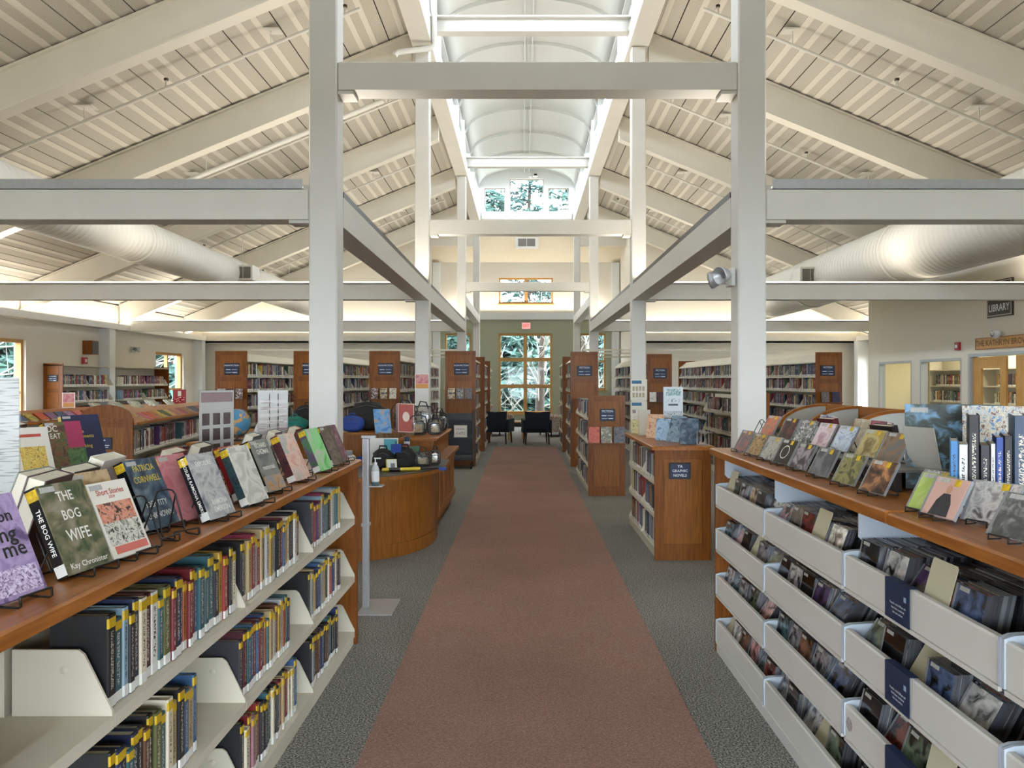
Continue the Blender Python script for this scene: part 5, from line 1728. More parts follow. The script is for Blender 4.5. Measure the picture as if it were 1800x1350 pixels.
clearbag('small clear craft bag on the curved desk', (-1.0, 7.58, ZD), .3, (.085, .05, .07), 26)
clearbag('small clear craft bag with orange card by the ledge', (-.89, 7.70, ZD), .1, (.055, .045, .07), 27)
# wire basket with a picture book
WB = thing('wire_basket', 'wire basket on the rear counter holding a picture book', 'basket', (-1.45, 8.78, ZD), 0)
wb = MB()
for z in (.02, .07, .12, .17, .215):
    k = .13 + .06 * z / .2
    wb.tube([(-k, -k * .7, z), (k, -k * .7, z), (k, k * .7, z), (-k, k * .7, z)], .0025, 5, closed=True)
for i in range(9):
    u = -1 + i / 4
    for s_ in (-1, 1):
        wb.tube([(u * .13, s_ * .13 * .7, .0), (u * .19, s_ * .19 * .7, .215)], .002, 4)
        wb.tube([(s_ * .13, u * .13 * .7, .0), (s_ * .19, u * .19 * .7, .215)], .002, 4)
part(wb, 'wires', mat('wire_tan', '#9a8a70', .4, .4), WB)
bpy.data.objects[WB.name].location.z = .80
wpart(MB().box(-1.68, -1.385, 8.6, 8.98, 0, .79), 'basket_shelf', M_DESK, CD)
face_book('display_book', 'blue picture book leaning in the wire basket', (-1.60, 8.80, 1.0), .4, .4, .19, .30, .012, A('bk_blue', '#3f78b0', '#6a9cc8', '#b08a60', 6, seed=51), 'books on the circulation desk')
o = tag(put('kit_box', MB().box(-.075, .075, -.03, .03, 0, .26).mesh('kit_box', mat('kit_red', '#a85650', .4))), 'rose red kit box with a cream oval on the counter', 'box')
o.location = (-1.37, 8.9, ZC + .03)
o.scale = (1.3, 1.3, 1.3)
o.rotation_euler = (-.22, .06, .45)
put('spine_panel', MB().box(-.0765, -.0752, -.027, .027, .006, .254).mesh('spine_panel', mat('kit_maroon', '#6a2434', .4)), o)
put('oval', MB().lathe([(0, 0), (.032, 0)], n=24).mesh('oval', mat('kit_cream', '#d9c9bc', .5)), o, (.0, -.0306, .14), (PI / 2, 0, 0), (1, 1.4, 1))
put('border', MB().box(-.075, .075, -.0308, -.0302, .0, .006).box(-.075, .075, -.0308, -.0302, .254, .26).box(-.075, -.069, -.0308, -.0302, .006, .254).box(.069, .075, -.0308, -.0302, .006, .254).mesh('border', mat('kit_cream', '#d9c9bc', .5)), o)
t = thing('pennant_cap', 'red bottle-shaped pouch with navy cap hanging on the counter front', 'pouch', (-1.27, 8.38, .78))
part(MB().lathe([(.0, 0), (.05, .01), (.06, .06), (.045, .11), (.03, .13)], n=16), 'pouch', mat('pouch_red', '#9c1f34', .35), t)
part(MB().lathe([(.032, .13), (.034, .165)], n=16), 'band', mat('pouch_white', '#c9ccd2', .4), t)
part(MB().lathe([(.034, .165), (.034, .21), (.0, .215)], n=16), 'cap', mat('pouch_navy', '#1f2c4c', .4), t)
face_book('display_book', 'green card folder leaning at the counter foot', (-1.12, 8.0, ZD), .6, .75, .2, .2, .006, mat('green_folder', '#2f5a42', .5), 'books on the circulation desk')
face_book('display_book', 'orange craft card standing behind the black totes', (-1.22, 7.85, ZD), .3, .4, .13, .15, .006, A('crf2', '#d09a80', '#e0d8c8', '#4a4a44', 22, seed=61), 'books on the circulation desk')
o = face_book('leaflet_board', 'white leaflet board with turquoise panel on the curved desk', (-1.39, 7.62, ZD), .05, .2, .28, .27, .012, mat('leaf_white', '#d6d6d2', .5), 'books on the circulation desk')
put('panel', MB().box(.0, .13, -.001, 0, .012, .26).mesh('panel', mat('leaf_teal', '#4aa0b0', .5)), o)
put('print', MB().box(.04, .07, -.0016, -.001, .03, .08).mesh('print', mat('leaf_rust', '#a86a50', .5)), o)
put('print', MB().box(-.05, -.03, -.0016, -.001, .04, .075).mesh('print', mat('leaf_ink', '#55585a', .5)), o)
t = thing('meter_box', 'yellow and white boxed meter in front of the black totes', 'box', (-1.22, 7.12, ZD), .35)
b_ = part(MB().box(-.05, .05, -.012, .012, 0, .11), 'box', mat('meter_yellow', '#c2b53c', .4), t)
b_.rotation_euler = (-.35, 0, 0)
put('face', MB().box(-.042, .046, -.0135, -.0125, .004, .106).mesh('face', mat('meter_white', '#d9dad6', .4)), b_)
put('window', MB().box(-.01, .03, -.0145, -.0136, .02, .07).mesh('window', mat('meter_grey', '#7a8084', .3)), b_)
t = thing('walking_stick_kit', 'yellow and black telescopic pole lying on the curved desk', 'pole', (-1.12, 7.06, ZD))
part(MB().tube([(-.18, .0, .018), (-.12, .015, .018)], .017, 10), 'yellow_end', mat('pole_yellow', '#d2b62a', .35), t)
part(MB().tube([(-.12, .015, .018), (-.02, .04, .018)], .018, 10), 'black_grip', M_BLACK, t)
part(MB().tube([(-.02, .04, .018), (.16, .09, .018)], .017, 10), 'yellow_shaft', mat('pole_yellow', '#d2b62a', .35), t)
part(MB().tube([(.16, .09, .018), (.26, .12, .022), (.33, .13, .03)], .013, 8), 'black_head', M_BLACK, t)
part(MB().box(.33, .40, .10, .15, 0, .03), 'blue_tag', M_BLUF, t)
for k, (x, y, z, lab) in enumerate(((-1.2, 7.24, ZD + .16, 'blue luggage tag lying on the black totes'), (-1.62, 7.7, ZD + .0, 'small blue pouch left of the leaflet board'))):
    t = thing('tag_pouch', lab, 'tag', (x, y, z), .6)
    part(MB().box(-.05, .05, -.006, .006, .0, .08), 'pouch', M_BLUF, t)
    part(MB().tube([(0, 0, .08), (.01, 0, .11), (-.01, 0, .11), (0, 0, .08)], .003, 5), 'loop', M_BLACK, t)
t = thing('desk_device', 'white and grey office machine left of the sanitizer stand', 'machine', (-1.75, 7.25, ZD), .2)
part(MB().rbox(-.16, .16, -.12, .12, 0, .13, .02), 'housing', mat('device_white', '#c9c8c4', .45), t)
part(MB().box(-.12, .12, -.122, -.1205, .05, .10), 'slot', M_BLACK, t)
part(MB().box(-.13, .13, -.02, .10, .131, .17), 'paper_tray', mat('device_grey', '#77797c', .5), t)

# sanitizer stand
SS = thing('sanitizer_stand', 'brushed metal floor stand with square base plate', 'stand', (-1.01, 5.42, 0))
part(MB().box(-.13, .11, -.18, .2, 0, .008), 'base_plate', M_ALU, SS)
part(MB().rbox(-.122, -.078, -.03, .03, .009, 1.2, .006), 'post', M_ALU, SS)
part(MB().box(-.128, -.072, -.034, .034, .58, .60), 'collar', M_ALU, SS)
part(MB().box(-.075, .02, -.045, .045, .858, .866), 'bottle_shelf', M_ALU, SS)
part(MB().box(-.13, -.03, -.02, .02, 1.2, 1.215), 'top_plate', M_ALU, SS)
SB = thing('sanitizer_bottle', 'clear hand sanitizer pump bottle on the floor stand shelf', 'bottle', (-1.045, 5.42, .8665))
part(MB().lathe([(0, 0), (.026, .002), (.028, .01), (.028, .115), (.02, .135), (.012, .145)], n=18), 'bottle', mat('bottle_clear', '#c3c8ca', .12), SB)
part(MB().lathe([(.0285, .03), (.0285, .10)], n=18), 'label_wrap', mat('bottle_label', '#d9dcdd', .4), SB)
part(MB().lathe([(.0286, .002), (.0286, .024)], n=18), 'base_band', mat('bottle_band', '#3a5058', .4), SB)
part(MB().lathe([(.013, .145), (.013, .16), (.004, .162), (.004, .185)], n=12).box(-.008, .04, -.006, .006, .185, .193), 'pump', mat('pump_white', '#dcdedd', .35), SB)

# ================================================================== BOOK CART
CT = thing('book_cart', 'dark grey metal book cart in front of the aisle non-fiction bookcase', 'cart', (-1.22, 14.15, 0))
M_CART = mat('cart_grey', '#3a3d40', .45)
part(MB().box(-.32, .30, -.01, .01, .12, 1.0), 'back_panel', M_CART, CT).location = (0, .24, 0)
for z in (.2, .55, .9):
    part(MB().box(-.32, .28, -.18, .22, z, z + .02).box(-.32, .28, -.19, -.18, z, z + .06), 'shelf', M_CART, CT)
for x in (-.33, .29):
    part(MB().prism([(-.19, .14), (.24, .14), (.24, 1.06), (.08, 1.06), (-.15, .92)], 'x', x, x + .012), 'side_panel', M_CART, CT)
for x in (-.3, .27):
    for y in (-.15, .2):
        w_ = part(MB().lathe([(0, -.016), (.05, -.016), (.05, .016), (0, .016)], n=14), 'caster', M_BLACK, CT, (x, y, .0502))
        w_.rotation_euler = (0, PI / 2, 0)
NT = tag(put('framed_notice', MB().box(-.12, .12, -.01, 0, 0, .22, 0).box(-.105, .105, -.012, -.01, .015, .205, 1).mesh('framed_notice', [mat('notice_frame', '#c9c6ba', .5), M_PAPER]), None, (-1.14, 13.945, .58)), 'white framed notice hung on the dark book cart', 'notice')
text('FREE BOOKS', .032, DK, NT, (0, -.0125, .15), sx=.9)
put('print', MB().box(-.08, .08, -.013, -.012, .05, .10).mesh('print', lines_mat('notice_lines', '#d9d6d2', '#3a3a3a', (30, 1, 30))), NT)

# display ledge books on the end panels
def ledge(x0, x1, y, z, n, who, w=.13, h=.19):
    for k in range(n):
        x = x0 + (x1 - x0) * (k + .5) / n
        q = int(abs(x * 100 + k * 7)) % 30
        m = rart(q)
        a_, b2, c_ = artname(q)
        face_book('display_book', '%s and %s book, %s on the ledge of the %s' % (a_, b2, ORD[k + 1], who), (x, y - .045, z + .001), 0, .12, w, h, .022, m, 'ledge books')
ledge(-1.43, -.95, 14.42, 1.27, 3, 'aisle non-fiction bookcase', .13, .2)
ledge(-2.88, -2.36, 14.42, 1.27, 3, 'non-fiction bookcase behind the backpack', .13, .2)
ledge(-5.75, -5.25, 14.42, 1.27, 3, 'leftmost non-fiction bookcase', .14, .19)
ledge(2.44, 2.88, 14.92, 1.2, 3, 'narrow-ended fiction bookcase', .13, .19)
ledge(5.6, 6.0, 14.52, 1.2, 2, 'fiction bookcase by the right pilaster', .14, .2)
ledge(3.4, 3.82, 11.92, .75, 3, 'fiction bookcase behind the right column', .13, .2)
for k, (x, m, lab) in enumerate(((.98, A('lf1', '#b8402c', '#c95a38', '#a03028', 8), 'red'), (1.15, A('lf2', '#a39a80', '#5a5a50', '#c9c0a8', 12), 'cream and grey'), (1.33, A('lf3', '#3c3c40', '#6a6a70', '#2a2a30', 14), 'charcoal'))):
    face_book('display_book', '%s novel on the ledge of the shoulder-high aisle bookcase' % lab, (x, 10.62, .746), 0, .1, .15, .22, .028, m, 'ledge books')
tag(put('shelf_flag', MB().box(-.005, .005, -.1, .1, 0, .2, 0).box(-.007, -.005, -.09, .09, .01, .19, 1).mesh('shelf_flag', [M_PLQ, M_NAVY]), None, (.86, 13.6, 1.05)), 'navy flag sign sticking out beside the tall fiction bookcase', 'sign')

# top of the graphic novels bookcase
ZG = 1.021
gl = [('tall cream-paged book standing on end, leftmost on graphic novels top', 1.30, 8.2, .1, .05, .12, .27, .05, mat('gn1', '#cfcab8', .5)),
      ('peach comic on the graphic novels top', 1.32, 7.78, -.5, .3, .17, .25, .015, A('gn2', '#d0a080', '#e0c0a0', '#b07a60', 14)),
      ('pale blue comic on the graphic novels top', 1.37, 7.5, -.4, .32, .17, .22, .015, A('gn3', '#8aa8c4', '#a8c0d4', '#5a7898', 8)),
      ('slate blue comic leaning on the graphic novels top', 1.42, 7.3, -.9, .35, .17, .26, .02, A('gn4', '#6a8294', '#8aa0b0', '#3a4c5a', 10)),
      ('navy graphic novel with three figures at the front of the top', 1.52, 7.02, -.05, .16, .17, .24, .02, A('gn5', '#22303e', '#3c5468', '#6a7c88', 8)),
      ('green and black comic leaning right on the graphic novels top', 1.63, 7.25, .9, .45, .16, .24, .02, A('gn6', '#3a4034', '#6a705a', '#20241c', 12)),
      ('yellow leaflet at the left edge of the graphic novels top', 1.25, 8.45, 0, .1, .13, .15, .006, A('gn7', '#c9b860', '#d8d0a0', '#8a8a50', 20))]
for lab, x, y, a_, tl_, w_, h_, t_, m in gl:
    face_book('display_book', lab, (x, y, ZG + .002), a_, tl_, w_, h_, t_, m, 'graphic novels shown face out')
FE = MB()
for k in range(4):
    FE.tube([(-.06 + .035 * k, -.03, .004), (-.05 + .035 * k, .0, .13), (-.04 + .035 * k, .03, .004)], .003, 5)
FE.tube([(-.06, -.03, .004), (.045, -.03, .004)], .003, 5).tube([(-.04, .03, .004), (.065, .03, .004)], .003, 5)
tag(put('wire_file', FE.mesh('wire_file', M_ALU), None, (1.63, 6.98, ZG)), 'small zigzag wire book holder at the front right of the graphic novels top', 'holder')
PS = thing('poster_stand', 'clear stand with a pale blue event poster on the graphic novels bookcase', 'sign', (1.55, 7.95, ZG), -.05, group='acrylic sign holders')
part(MB().box(-.01, .01, -.01, .01, 0, .22).box(-.08, .08, -.05, .05, 0, .006), 'pole', M_ACR, PS)
p = part(MB().box(-.1, .1, -.002, .002, .2, .52), 'poster', mat('poster_pale', '#cfd9de', .4), PS)
put('print', MB().box(-.075, .075, -.0028, -.0021, .43, .50).mesh('print', A('pst1', '#3a6a70', '#8ab0b4', '#e0e4e2', 22)), p)
put('print', MB().box(-.09, .09, -.0028, -.0021, .205, .27).mesh('print', A('pst2', '#4a5a60', '#cfd9de', '#7a8a90', 30)), p)
put('print', MB().box(-.05, .05, -.0028, -.0021, .325, .345).mesh('print', mat('pst3', '#4a5c66', .5)), p)
put('print', MB().box(-.08, .08, -.0028, -.0021, .36, .40).mesh('print', lines_mat('pst4', '#cfd9de', '#8a9aa4', (20, 1, 30))), p)
# notices on the columns
for k, z in enumerate((1.30, .96)):
    t = thing('column_notice', 'cream staff notice with blue heading on the second right column, %s' % ('upper' if k == 0 else 'lower'), 'notice', (1.78, 11.828, z), 0, group='column notices')
    part(MB().box(-.125, .125, -.004, 0, 0, .33), 'sheet', mat('notice_cream', '#d9d6c8', .6), t)
    part(MB().box(-.11, .04, -.0048, -.0041, .26, .31), 'heading', mat('notice_blue', '#2f6a92', .5), t)
    if k == 0:
        for i in range(4):
            for j in range(2):
                part(MB().box(-.1 + .05 * i, -.065 + .05 * i, -.0048, -.0041, .05 + .1 * j, .12 + .1 * j), 'portrait', A('prt%d' % (i % 2), '#6a6048', '#b9b08a', '#3a3830', 40, seed=i), t)
    else:
        part(MB().box(-.1, -.05, -.0048, -.0041, .15, .2), 'emblem', A('prt9', '#a84a3a', '#3a4a60', '#d0ccc0', 40), t)
        part(MB().box(-.1, .1, -.0048, -.0041, .03, .12), 'print', lines_mat('ntc', '#d9d6c8', '#a9a08a', (10, 1, 40)), t)
t = thing('column_notice', 'pink and orange striped poster on the second left column', 'notice', (-1.555, 11.828, 1.48), 0)
part(MB().box(-.115, .105, -.003, 0, 0, .235), 'sheet', M_PAPER, t)
part(MB().box(-.105, .095, -.004, -.003, .08, .225), 'print', A('ps_pink', '#b8586a', '#c98a80', '#a84a60', 5), t)
part(MB().box(-.105, .095, -.004, -.003, .01, .078), 'print', mat('ps_orange', '#c98a40', .5), t)

# ================================================================== FAR READING AREA
def navy_chair(label, x, y, rz):
    t = thing('armchair', label, 'chair', (x, y, 0), rz, group='navy armchairs')
    part(MB().rbox(-.28, .28, -.26, .28, .30, .46, .04), 'seat', M_NAVYF, t)
    bk = MB().prism([(-.29, .40), (.29, .40), (.32, .84), (.0, .81), (-.32, .84)], 'y', -.33, -.25)
    part(bk, 'backrest', M_NAVYF, t)
    for s_ in (-1, 1):
        part(MB().prism([(-.28, .30), (.28, .30), (.30, .60), (.24, .64), (-.28, .62)], 'x', s_ * .33 - .035, s_ * .33 + .035), 'armrest', M_NAVYF, t)
        for y_ in (-.26, .25):
            part(MB().tube([(s_ * .28, y_, .30), (s_ * .30, y_ * 1.08, 0)], [.025, .016], 8), 'leg', M_DKWOOD, t)
    return t
navy_chair('navy upholstered armchair with its back to us, left one', -.66, 19.8, -.25)
navy_chair('navy upholstered armchair with its back to us, right one', .33, 19.6, .08)
RT = thing('side_table', 'small light wood table between the navy armchairs', 'table', (-.2, 21.2, 0))
part(MB().rbox(-.3, .3, -.3, .3, .46, .50, .01), 'top', M_MAPLE, RT)
for x in (-.2, .2):
    for y in (-.2, .2):
        part(MB().tube([(x * .8, y * .8, .46), (x, y, 0)], [.03, .022], 8), 'leg', M_MAPLE, RT)
M_FLOR = art('floral_upholstery', '#7a6258', '#a39184', '#c9bfb0', 14, .9)
def club(label, x, y, rz):
    t = thing('club_chair', label, 'chair', (x, y, 0), rz, group='floral club chairs')
    part(MB().rbox(-.36, .36, -.36, .30, .12, .44, .05), 'seat', M_FLOR, t)
    part(MB().rbox(-.36, .36, .22, .40, .40, .92, .06), 'backrest', M_FLOR, t)
    for s_ in (-1, 1):
        part(MB().rbox(s_ * .42 - .08, s_ * .42 + .08, -.38, .38, .12, .62, .05), 'armrest', M_FLOR, t)
        for y_ in (-.3, .32):
            part(MB().tube([(s_ * .38, y_, .12), (s_ * .38, y_, 0)], [.025, .02], 8), 'leg', M_DKWOOD, t)
club('floral club chair by the far window, left one', -.82, 22.8, PI / 2 - .4)
club('floral club chair by the far window, right one', .93, 22.6, -PI / 2 + .4)
EX = thing('exit_sign', 'lit red exit sign above the far window', 'sign', (.1, DB - .03, 3.42))
part(MB().box(-.155, .155, -.03, .02, 0, .24), 'housing', mat('exit_housing', '#d9c4c0', .5), EX)
mE = bpy.data.materials.new('exit_face')
mE.use_nodes = True
_b = mE.node_tree.nodes['Principled BSDF']
_b.inputs['Base Color'].default_value = lin('#e08a88')
_b.inputs['Emission Color'].default_value = lin('#e8807c')
_b.inputs['Emission Strength'].default_value = .6
part(MB().box(-.14, .14, -.032, -.03, .02, .22), 'face', mE, EX)
text('EXIT', .15, mat('exit_red', '#b8202c', .5), EX, (0, -.034, .12), sx=.72)
o = thing('smoke_detector', 'small round white detector on the sage wall left of the far window', 'detector', (-1.15, DB - .001, 1.95))
part(MB().lathe([(.0, .03), (.05, .026), (.06, 0)], n=16), 'body', M_WHITE, o).rotation_euler = (PI / 2, 0, 0)

# ================================================================== STUDY CARRELS (right middle)
M_FROST = mat('frosted_panel', '#c3c9c4', .6)
for k, d in enumerate((9.1, 8.22, 7.2)):
    t = thing('study_carrel', 'wooden study carrel with curved frosted side, %s' % ['farthest of the row', 'middle of the row', 'nearest of the row'][k], 'carrel', (3.5, d, 0), group='study carrels')
    def qarc(rx, rz, off):
        return [(-.02 - (rx) * math.sin(a), 1.06 + rz * math.cos(a)) for a in [PI / 2 * i / 12 for i in range(13)]]
    o_ = qarc(.56, .275, 0)
    i_ = qarc(.52, .245, 0)
    part(MB().prism(o_ + list(reversed(i_)), 'y', -.02, .02, smooth=True), 'curved_rim', M_WTOPX, t, (.1, 0, 0))
    part(MB().prism([(-.02, .72)] + i_ + [(-.54, .72)], 'y', -.008, .008), 'frosted_side', M_FROST, t, (.1, 0, 0))
    part(MB().box(.08, .12, -.02, .02, 0, 1.335), 'post', M_WTOPX, t)
    L = [.86, .99, 1.0][k]
    part(MB().box(.085, .115, -L, -.02, 1.24, 1.33), 'top_rail', M_WTOPX, t)
    part(MB().box(.09, .11, -L, -.02, .1, 1.24), 'back_panel', M_WOODX, t)
    part(MB().box(-.5, .085, -L, -.02, .70, .73), 'desk_top', M_WTOPX, t)
    part(MB().box(-.46, -.42, -.07, -.03, 0, .70), 'leg', M_WOOD, t)
    if k == 0:
        p = part(MB().box(.08, .084, -.33, -.2, 1.06, 1.16), 'note', M_PAPER, t)

# ================================================================== WALL FITTINGS
def emlight(label, loc, rz):
    t = thing('emergency_light', label, 'light fixture', loc, rz, group='emergency lights')
    part(MB().rbox(-.07, .07, -.045, 0, -.05, .09, .01), 'housing', mat('em_white', '#c9c9c4', .4), t)
    for s_ in (-1, 1):
        h = part(MB().lathe([(.015, -.05), (.05, .0), (.068, .05), (.07, .075), (.062, .07), (.03, .02)], n=18), 'lamp_head', M_ALU, t, (s_ * .10, -.09, .03))
        h.rotation_euler = (PI / 2 + .2, 0, s_ * .55)
    return t
t = emlight('twin-headed emergency light on the nearest right column', (1.665, 6.08, 2.40), -PI / 2)
emlight('twin-headed emergency light high on the left wall', (WL + .001, 20.0, 2.40), PI / 2)
t = thing('wall_speaker', 'dark wooden wall speaker on the left wall', 'speaker', (WL + .001, 17.9, 2.22), PI / 2)
part(MB().box(-.14, .14, -.22, 0, 0, .32), 'cabinet', M_WOOD, t)
part(MB().box(-.125, .125, -.228, -.2205, .015, .305), 'front_cloth', M_BLACK, t)
t = thing('fire_alarm', 'red fire alarm on the left wall below the speaker', 'alarm', (WL + .001, 17.8, 2.0), PI / 2)
part(MB().box(-.08, .08, -.06, 0, 0, .15), 'body', mat('alarm_red', '#a3202a', .4), t)
part(MB().box(-.03, .03, -.075, -.0605, .04, .11), 'strobe', mat('strobe', '#d8d8dc', .2), t)

# ---- glazed room on the right
RX, RA, RB = 8.0, 10.6, 17.8
holes = [(15.82, 17.3, .55, 2.03), (14.02, 15.5, .55, 2.03), (11.55, 13.74, 0, 2.03)]
b = MB()
for a0, a1, z0, z1 in rects(RA, RB, 0, 4.3, holes):
    b.box(RX, RX + .12, a0, a1, z0, z1)
b.box(RX + .12, WR, RB - .12, RB, 0, 3.5).box(RX + .12, WR, RA, RA + .12, 0, 3.5)
struct(b, 'wall_room', M_WALL)
struct(MB().box(RX + .12, WR, RA, RB, 2.62, 2.7), 'ceiling_room', M_WHITE)
M_RMW = mat('room_wall_yellow', '#d8cfa8', .8)
struct(MB().box(WR - .14, WR - .12, RA + .12, RB - .12, 0, 2.62).box(RX + .12, WR - .14, RB - .14, RB - .12, 0, 2.62), 'wall_room_lining', M_RMW)
M_FRG = mat('grey_door_frame', '#a3a8a8', .5)
window('x', RX - .06, 15.82, 17.3, .55, 2.03, 1, 1, m=M_FRG, fr=.05, dep=.13, sgn=1, sill=False)
window('x', RX - .06, 14.02, 15.5, .55, 2.03, 1, 1, m=M_FRG, fr=.05, dep=.13, sgn=1, sill=False)
df = struct(MB().box(RX - .02, RX + .13, 11.5, 11.56, 0, 2.09).box(RX - .02, RX + .13, 13.73, 13.79, 0, 2.09).box(RX - .02, RX + .13, 11.56, 13.73, 2.03, 2.09), 'door_1', M_FRG)
for nm, ya, yb in (('a', 12.78, 13.72), ('b', 11.6, 12.52)):
    d_ = struct(MB().box(RX + .03, RX + .07, ya, ya + .16, .01, 2.02).box(RX + .03, RX + .07, yb - .24, yb, .01, 2.02).box(RX + .03, RX + .07, ya + .16, yb - .24, 1.82, 2.02).box(RX + .03, RX + .07, ya + .16, yb - .24, .01, .3), 'door_leaf', M_MAPLE, df)
    struct(MB().box(RX + .045, RX + .055, ya + .16, yb - .24, .3, 1.82), 'pane', M_GLASS, df)
    struct(MB().tube([(RX - .02, ya + .08, .95), (RX - .02, ya + .08, 1.2)], .012, 8), 'door_handle', M_ALU, df)
for ya, yb, lab, cs in ((15.9, 17.6, 'ivory bookcase inside the glazed room, seen through its windows', 'rm1'), (13.0, 15.6, 'ivory bookcase further inside the glazed room', 'rm2'), (11.0, 12.9, 'dark bookcase inside the room behind the open door', 'rm3')):
    X0 = 9.3 if cs != 'rm3' else 8.9
    t = thing('room_bookcase', lab, 'bookcase', (X0 + .15, (ya + yb) / 2, 0))
    mm = M_SHELF if cs != 'rm3' else M_WOOD
    wpart(MB().box(X0 + .28, X0 + .3, ya, yb, 0, 2.1), 'back_panel', mm, t)
    for yy in (ya, yb - .02):
        wpart(MB().box(X0, X0 + .28, yy, yy + .02, 0, 2.1), 'side_panel', mm, t)
    for j, z in enumerate((.1, .45, .8, 1.15, 1.5, 1.85)):
        wpart(MB().box(X0, X0 + .28, ya + .02, yb - .02, z - .02, z), 'shelf', mm, t)
t = thing('room_sign', 'carved wooden sign naming the glazed room over its door', 'sign', (RX - .001, 12.45, 2.15), -PI / 2)
part(MB().box(-1.1, 1.1, -.025, 0, 0, .2), 'board', M_MAPLE, t)
part(MB().box(-1.1, 1.1, -.03, -.0255, 0, .012).box(-1.1, 1.1, -.03, -.0255, .188, .2).box(-1.1, -1.088, -.03, -.0255, .012, .188), 'border', M_WTOPX, t)
text('THE KATHRYN BROWN ROOM', .14, mat('carved_brown', '#6a4a2a', .6), t, (-.1, -.027, .1), sx=1.0)
t = thing('library_sign', 'framed dark library sign with white capitals high on the right wall', 'sign', (RX - .001, 12.86, 2.68), -PI / 2)
part(MB().box(-.34, .34, -.03, 0, 0, .62), 'frame', mat('sign_brown', '#3a302a', .5), t)
part(MB().box(-.32, .32, -.034, -.0305, .02, .60), 'board', mat('sign_rule', '#b3aca0', .5), t)
part(MB().box(-.305, .305, -.037, -.0345, .035, .585), 'field', mat('sign_field', '#2c2a28', .5), t)
text('NEWBURY', .16, M_LET, t, (0, -.039, .45), sx=.78)
text('LIBRARY', .17, M_LET, t, (0, -.039, .15), sx=.88)
t = thing('fire_strobe', 'square red fire strobe on the wall above the room windows', 'alarm', (RX - .001, 14.1, 2.17), -PI / 2)
part(MB().box(-.065, .065, -.05, 0, 0, .14), 'body', mat('alarm_red', '#a3202a', .4), t)
part(MB().box(-.03, .03, -.06, -.0505, .04, .1), 'strobe', mat('strobe', '#d8d8dc', .2), t)
t = thing('ceiling_camera', 'white dome camera above the carved room sign', 'camera', (RX - .02, 12.85, 2.40), -PI / 2)
part(MB().box(-.09, .02, -.05, 0.018, -.03, .03), 'mount', M_WHITE, t)
part(MB().lathe([(.0, -.09), (.05, -.07), (.075, -.02), (.08, .03), (.0, .05)], n=18), 'dome', M_WHITE, t, (.04, -.1, 0))
part(MB().lathe([(.0, -.006), (.04, 0), (.05, .01)], n=16), 'lens_ring', M_CART, t, (.06, -.165, -.01)).rotation_euler = (PI / 2, 0, 0)
# small red and pink signs on the left racks
t = thing('red_sign', 'red and white printed sign standing on the far paperback table', 'sign', (-6.85, 15.3, 1.132), .3)
part(MB().box(-.12, .12, -.003, .003, 0, .3), 'sheet', mat('sign_red', '#a3262c', .5), t)
part(MB().box(-.09, .09, -.004, -.0032, .05, .15), 'print', lines_mat('sg_lines', '#a3262c', '#e0d0d0', (14, 1, 30)), t)
part(MB().box(-.03, .03, -.004, -.0032, .17, .27), 'print', WH, t)
t = thing('pink_sign', 'pink and orange gradient sign standing on the far left rack', 'sign', (-5.92, 10.0, 1.251), .3)
part(MB().box(-.075, .075, -.003, .003, 0, .2), 'sheet', M_PAPER, t)
part(MB().box(-.065, .065, -.004, -.0032, .07, .19), 'print', A('ps_pink', '#b8586a', '#c98a80', '#a84a60', 5), t)
part(MB().box(-.065, .065, -.004, -.0032, .01, .068), 'print', mat('ps_orange', '#c98a40', .5), t)

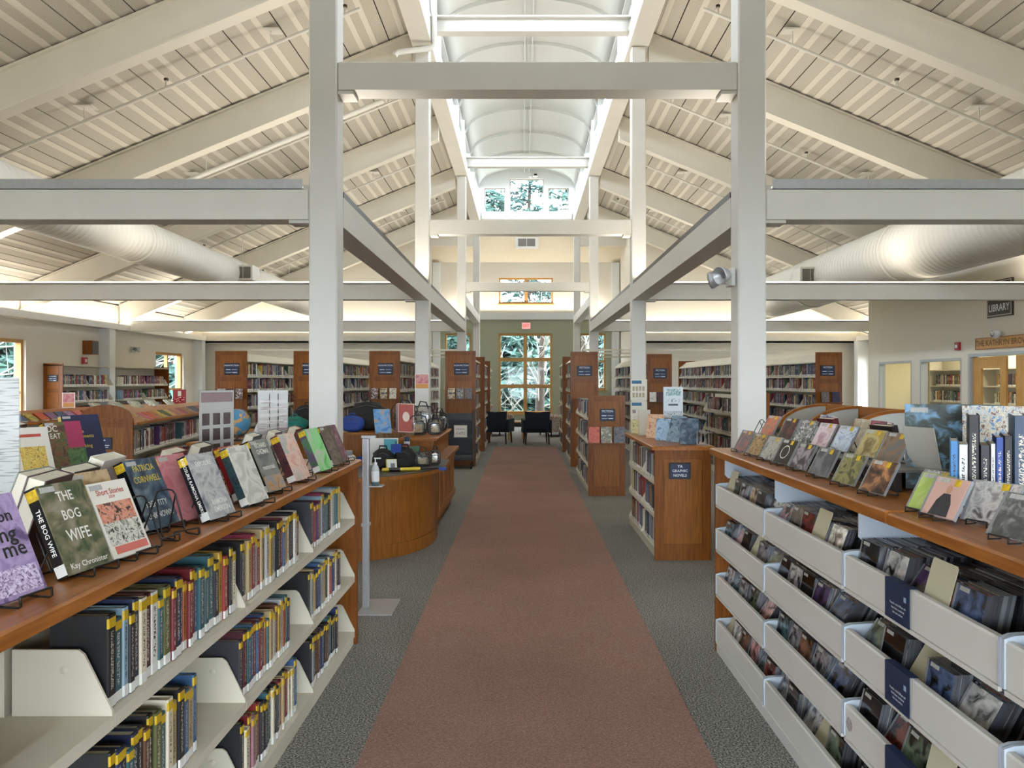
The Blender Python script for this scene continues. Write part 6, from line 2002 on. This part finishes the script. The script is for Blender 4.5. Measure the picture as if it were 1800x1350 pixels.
# ================================================================== OUTDOORS
M_GND = mat('forest_floor', '#6f6a5c', .95, var=.4, vscale=1.5)
tag(put('ground', MB().box(-60, 60, -40, 75, -1.3, -.9).mesh('ground', M_GND)), 'leaf-strewn ground outside the windows', 'ground', kind='stuff')
M_BARK = mat('bark', '#4a4038', .9, var=.4, vscale=6, stretch=(4, 4, .6))
M_NEED = [mat('needles_%d' % k, c, .8, var=.45, vscale=.8) for k, c in enumerate(('#4c6c66', '#587a70', '#416058'))]
M_TWIG = mat('pale_twigs', '#8f8d84', .8)
def tree(label, x, y, h, r, n, seed, kind='pine', z0=3.0, nl=26, ls=1.0):
    q = random.Random(seed)
    t = thing('tree', label, 'tree', (x, y, -.95), group='trees outside')
    pts = [(0, 0, 0), (q.uniform(-.15, .15), q.uniform(-.1, .1), h * .5), (q.uniform(-.2, .2), 0, h)]
    part(MB().tube(pts, [.22, .15, .03], 8), 'trunk', M_BARK, t)
    br = MB()
    fo = MB()
    for k in range(n):
        u = q.random() ** .8
        z = z0 + (h - z0) * u
        L = r * (1 - .75 * u) * q.uniform(.5, 1.0)
        a = q.uniform(0, 2 * PI)
        ex, ey, ez = L * math.cos(a), L * math.sin(a), z + q.uniform(-.5, .3)
        if kind == 'bare':
            br.tube([(0, 0, z - .3), (ex * .5, ey * .5, ez + .2), (ex, ey, ez + .9)], [.03, .018, .006], 4, smooth=False)
            for _ in range(3):
                s = q.uniform(.4, 1)
                br.tube([(ex * s, ey * s, ez + .5 * s), (ex * s + q.uniform(-.6, .6), ey * s + q.uniform(-.6, .6), ez + q.uniform(.4, 1.3))], [.012, .004], 3, smooth=False)
            continue
        br.tube([(0, 0, z), (ex, ey, ez)], [.03, .008], 4, smooth=False)
        for m_ in range(nl):
            s = q.uniform(.25, 1.05)
            c = Vector((ex * s + q.gauss(0, .16), ey * s + q.gauss(0, .16), z + (ez - z) * s + q.gauss(0, .1)))
            d1 = Vector((q.gauss(0, 1), q.gauss(0, 1), q.gauss(0, .5))).normalized() * q.uniform(.10, .22) * ls
            d2 = Vector((q.gauss(0, 1), q.gauss(0, 1), q.gauss(0, 1))).normalized() * q.uniform(.03, .07) * ls
            fo.add([tuple(c - d1), tuple(c + d2), tuple(c + d1), tuple(c - d2)], [(0, 1, 2, 3)])
    part(br, 'branches', M_TWIG if kind == 'bare' else M_BARK, t)
    if kind != 'bare':
        f = part(fo, 'needles', M_NEED[seed % 3], t)
        f['kind'] = 'stuff'
for k, x in enumerate((-6.0, -4.2, -2.5, -.9, .7, 2.4, 4.1, 5.9)):
    tree('dense low evergreen in the hedge outside the far windows, %s from left' % ORD[k + 1], x, 38.0 + (k % 2) * 1.2, 5.6 + .5 * (k % 3), 2.8, 170, 60 + k, z0=.2, nl=44, ls=2.3)
for k, (x, y, h, r, n) in enumerate(((-4.4, 45.0, 17, 3.2, 90), (-1.6, 43.0, 16, 3.0, 90), (.35, 45.5, 19, 3.4, 110), (2.6, 43.0, 16, 3.0, 90), (5.0, 45.0, 17, 3.2, 90))):
    tree('tall pine rising beyond the evergreen hedge, %s from left' % ORD[k + 1], x, y, h, r, n, 70 + k, z0=5.0, ls=1.6)
for k, (x, y, h) in enumerate(((.6, 30.0, 5.5), (-1.2, 29.6, 5.2), (2.4, 29.8, 5.0))):
    tree('bare pale sapling close to the far window, %s' % ['middle', 'left', 'right'][k], x, y, h, 1.7, 30, 95 + k, 'bare', 1.0)
for k, (x, y, h, kd) in enumerate(((-14.6, 20.5, 9, 'bare'), (-16.5, 24.0, 8, 'pine'), (-19.0, 26.5, 9, 'pine'), (-14.4, 30.0, 9, 'bare'), (-16.0, 34.5, 8, 'pine'), (-19.5, 38.5, 9, 'pine'), (-15.5, 27.0, 9, 'bare'), (-18.5, 31.5, 9, 'pine'), (-17.5, 22.5, 10, 'bare'))):
    tree('%s tree outside the left windows, %s by distance' % ('bare' if kd == 'bare' else 'evergreen', ORD[[1, 3, 4, 6, 8, 9, 5, 7, 2][k]]), x, y, h, 2.8, 60 if kd == 'bare' else 130, 120 + k, kd, .4, nl=40, ls=2.3)
